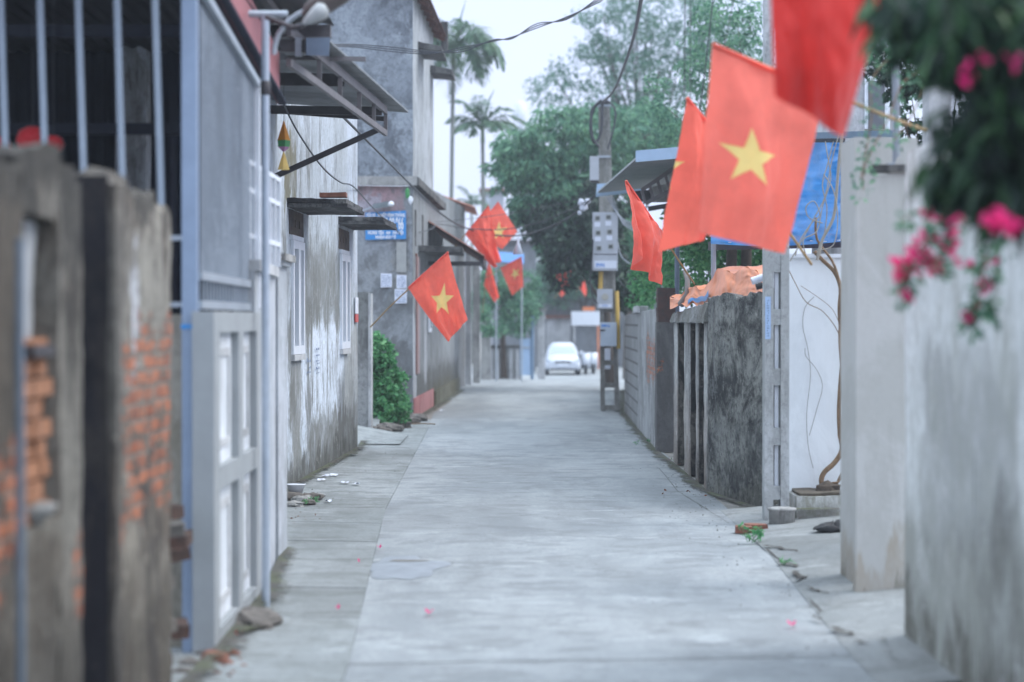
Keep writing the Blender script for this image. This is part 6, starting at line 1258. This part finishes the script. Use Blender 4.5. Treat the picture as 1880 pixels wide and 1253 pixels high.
# ------------------------------------------------------------------ small things on the ground
def lump(name, label, cat, px, py, r, sq, mat, seed, group=None, dz=0.):
    g = G(px, py); return tag(MB().rock((g[0], g[1], dz+r*sq[2]*.5), r, seed, sq).build(name, M[mat], None, (g[0], g[1], 0)), label, cat, group)
p = G(543, 920); t = thing('basin', 'white plastic basin lying by the foot of the stained house near the grey gate pillar', 'basin', (p[0], p[1], .09))
MB().lathe((p[0], p[1], .08), [(0, 0), (.07, 0), (.105, .10), (.11, .105), (.10, .105), (.066, .015), (0, .015)], 22).build('bowl', M['white_paint'], t); MB().lathe((p[0], p[1], .08), [(.104, .098), (.118, .104), (.104, .110)], 22).build('rim', M['sign_white'], t)
for i, (px, py, r) in enumerate(((537, 922, .11), (555, 925, .09), (572, 921, .10), (540, 934, .08), (566, 930, .07), (585, 916, .06))):
    lump('rubble', 'dusty cement rubble lump around the white basin by the stained house', 'rubble', px, py, r, (1.4, 1.2, .55), 'concrete' if i % 2 else 'rubble', i, 'cement lumps around the white basin', .02)
mb = MB(); rg = random.Random(5)
for px, py in ((572, 929), (580, 928), (560, 932)): g = G(px, py); leaves(mb, (g[0], g[1], .05), (.06, .05, .03), 24, .05, rg, -.8, .3)
tag(mb.build('weed', M['leaf_bush'], None, (G(572, 929)[0], G(572, 929)[1], 0)), 'tiny green weed beside the rubble under the white basin', 'weed')
g = G(1386, 1000); t = thing('weed_plant', 'small green weed growing from the crack in front of the slotted pole', 'weed', (g[0], g[1], 0)); mb = MB()
for k in range(11):
    c = Vector((g[0]+rg.uniform(-.08, .08), g[1]+rg.uniform(-.08, .08), .02)); a = rg.uniform(0, 6.3); e_ = c+Vector((math.cos(a)*.08, math.sin(a)*.05, rg.uniform(.05, .15))); mb.tube([c, e_], .003, 4); leaves(mb, e_, (.035, .035, .02), 7, .055, rg, -.1, .5)
mb.build('leaves', M['leaf_bush'], t)
for i, (px, py) in enumerate(((650, 815), (625, 838), (1172, 818), (1190, 815), (1390, 985), (1245, 850), (1445, 1040))):
    g = G(px, py); mb = MB(); leaves(mb, (g[0], g[1], .03), (.09, .08, .03), 22, .05, rg, -.6, .3)
    tag(mb.build('weed', M['leaf_bush'], None, (g[0], g[1], 0)), ['weed tuft at the far corner of the stained house', 'brownish weed tuft at the foot of the stained house wall', 'weed tuft at the foot of the long grey wall, left of the next tuft', 'weed tuft touching the base of the dark pillar', 'low weed sprig beside the broken bricks by the slotted pole', 'weed tuft at the foot of the ribbed wall', 'weed sprig in the crack nearest the ramp'][i], 'weed', 'weeds along the wall feet')
for i, (px, py, lab) in enumerate(((598, 879, 'grey scrap of paper left of the pinkish one by the stained house'), (613, 878, 'pinkish white paper scrap, brightest by the stained house'), (590, 887, 'small crumpled white scrap nearest the stained house foot'), (633, 892, 'white paper scrap left of the last one on the slabs'), (654, 894, 'white paper scrap farthest from the house wall on the slabs'), (603, 926, 'flat pale scrap beyond the basin rubble'), (812, 757, 'bright white scrap on the road beside the mossy plinth'))):
    g = G(px, py); s_ = .028+.02*rnd.random(); mb = MB(); mb.surf(lambda u, v: (g[0]+(u-.5)*s_*2.2, g[1]+(v-.5)*.12, .022+.03*noise.noise(Vector((u*2+i, v*2, 1)))+.02), 5, 5); tag(mb.build('paper_scrap', M['paper'], None, (g[0], g[1], .02)), lab, 'paper scrap', 'paper scraps on the left slabs')
for i, (px, py, mt, s_, lab) in enumerate(((788, 1132, 'magenta', .030, 'magenta petal on the road below the damp patch'), (620, 1124, 'magenta', .020, 'faint pink petal on the left slabs beside the road edge'), (1454, 1154, 'magenta', .030, 'pink petal on the right of the road left of the jagged crack'), (1632, 1168, 'magenta', .034, 'deep red petal by the foot of the near right wall'), (437, 1172, 'coral', .040, 'red petal beside the cement lump at lower left'), (697, 1011, 'magenta', .022, 'small pink petal on the slabs left of the damp patch'), (660, 1037, 'magenta', .018, 'tiny pink petal left of the damp patch'))):
    g = G(px, py); mb = MB()
    for k in range(3):
        a = k*2.1+i; mb.add([(g[0], g[1], .02), (g[0]+math.cos(a)*s_*.8, g[1]+math.sin(a)*s_*2, .04), (g[0]+math.cos(a+.5)*s_*1.2, g[1]+math.sin(a+.5)*s_*3, .05), (g[0]+math.cos(a+1)*s_*.8, g[1]+math.sin(a+1)*s_*2, .035)], [(0, 1, 2, 3)])
    tag(mb.build('fallen_petal', M[mt], None, (g[0], g[1], .01)), lab, 'petal', 'fallen petals')
for i, (px, py, s_, lab) in enumerate(((1366, 974, .8, 'flat brick piece lying left of the stacked one by the slotted pole'), (1388, 970, 1.1, 'broken red brick at the foot of the slotted pole'))):
    g = G(px, py+6); mb = MB().box(-.10*s_, .10*s_, -.07, .07, 0, .06, n=(4, 3, 2), jit=.012, js=9, smooth=False); mb.v = [(g[0]+x, g[1]+y, z+.01) for x, y, z in mb.v]; tag(mb.build('brick', M['brickred'], None, (g[0], g[1], 0)), lab, 'brick', 'bricks by the slotted pole')
g = G(1530, 992); mb = MB()
def bag(u, v):
    a = u*2*math.pi; r = math.sin(v*math.pi)**.6; return (g[0]-.0+.17*r*math.cos(a)*(1+.3*noise.noise(Vector((a, v*3, 1)))), g[1]+.16*r*math.sin(a), .055 + .10*(1-v)*(1+.9*noise.noise(Vector((math.cos(a)*2, v*4, 2)))))
mb.surf(bag, 24, 10); tag(mb.build('black_bag', M['black'], None, (g[0], g[1], .1)), 'crumpled dark rag lying on the ramp in front of the planter', 'rag')
g = G(1556, 985); tag(MB().rock((g[0], g[1], .10), .06, 4, (1.3, 1, .5)).build('rag', plain('blue_rag', (.09,.13,.19,1), .8, 0, .4), None, (g[0], g[1], .1)), 'small bluish rag against the cream pillar, right of the dark one', 'rag')
lump('cement_mound', 'rough cement mound at the foot of the slim pipe post', 'mound', 466, 1150, .19, (1.0, 2.0, .40), 'rubble', 8)
for i, (px, py, r) in enumerate(((395, 1215, .07), (372, 1205, .05), (415, 1222, .04), (352, 1225, .06), (430, 1205, .035), (335, 1240, .05))):
    lump('stone', ['biggest brown stone at the foot of the panel fence corner', 'grey stone left of the biggest brown one at the fence corner', 'small stone right of the biggest brown one at the fence corner', 'grey stone nearest the blue post foot at lower left', 'tiniest stone of the fence corner, closest to the cement mound', 'stone nearest the bottom picture edge beside the brick gatepost'][i], 'stone', px, py, r, (1.3, 1.1, .6), 'rubble' if i % 2 else 'brickred', i+20, 'stones at the panel fence corner')
g = G(740, 781); tag(MB().tube([(g[0]+.05, g[1], .02), (g[0]+.35, g[1]+.1, .03), (g[0]+.62, g[1]+.05, .02)], .012, 5).build('twig', M['vinebark'], None, (g[0], g[1], 0)), 'dry twig lying on the road edge in front of the green bush', 'twig')
mb = MB()
for i in range(70):
    s_ = rnd.random(); px, py = [(365+80*rnd.random(), 1180+70*rnd.random()), (1210+130*rnd.random(), 835+85*rnd.random()), (530+60*rnd.random(), 920+45*rnd.random())][i % 3]
    g = G(px, py); leaves(mb, (g[0], g[1], .022), (.03, .05, .006), 1, .05, rnd, 0, .5)
kind(tag(mb.build('leaf_litter', M['brickred'], None, (0, 0, 0)), 'scattered dry leaf litter along the wall feet', 'leaf litter'), 'stuff')

mb = MB(); rg = random.Random(77)
for i in range(620):
    if i % 3 == 0: yy = 10+34*rg.random()**1.3; xx = -1.75-.9*rg.random()*min(1, (yy-8)/14) if yy < 19 else XW(yy)+.05+1.0*rg.random()**1.7; zz = .045
    elif i % 3 == 1: yy = 12+32*rg.random(); xx = (2.25 if yy > 23 else 2.15)-.05-.5*rg.random()**2; zz = .006
    else: yy = 11+28*rg.random(); xx = -.9+3.0*rg.random(); zz = .005
    r_ = rg.uniform(.002, .007)*(1 if i % 3 == 2 else 1.7); a = rg.random()*3
    mb.add([(xx+r_*math.cos(a+k*2.09), yy+r_*1.6*math.sin(a+k*2.09), zz) for k in range(3)]+[(xx, yy, zz+r_*.9)], [(0, 1, 3), (1, 2, 3), (2, 0, 3)])
kind(mb.build('grit', M['rubble']), 'stuff', 'loose grit and crumbs of cement strewn over the lane')

# thin mist in the air
HAZE = 0.0012
if HAZE:
    mb = MB().box(-405, 405, -35, 905, -2.0, 48); hz = mb.build('haze', NM('haze_air').m)
    N = NM('haze_volume'); N.t.nodes.remove(N.b); pv = N.n('ShaderNodeVolumePrincipled'); pv.inputs['Density'].default_value = HAZE; pv.inputs['Color'].default_value = (.82, .90, 1, 1); pv.inputs['Anisotropy'].default_value = 0
    N.l(pv.outputs[0], N.out.inputs['Volume']); hz.data.materials.clear(); hz.data.materials.append(N.m); kind(hz, 'stuff', 'thin pale mist in the air along the alley')
    SC.cycles.volume_max_steps = 64
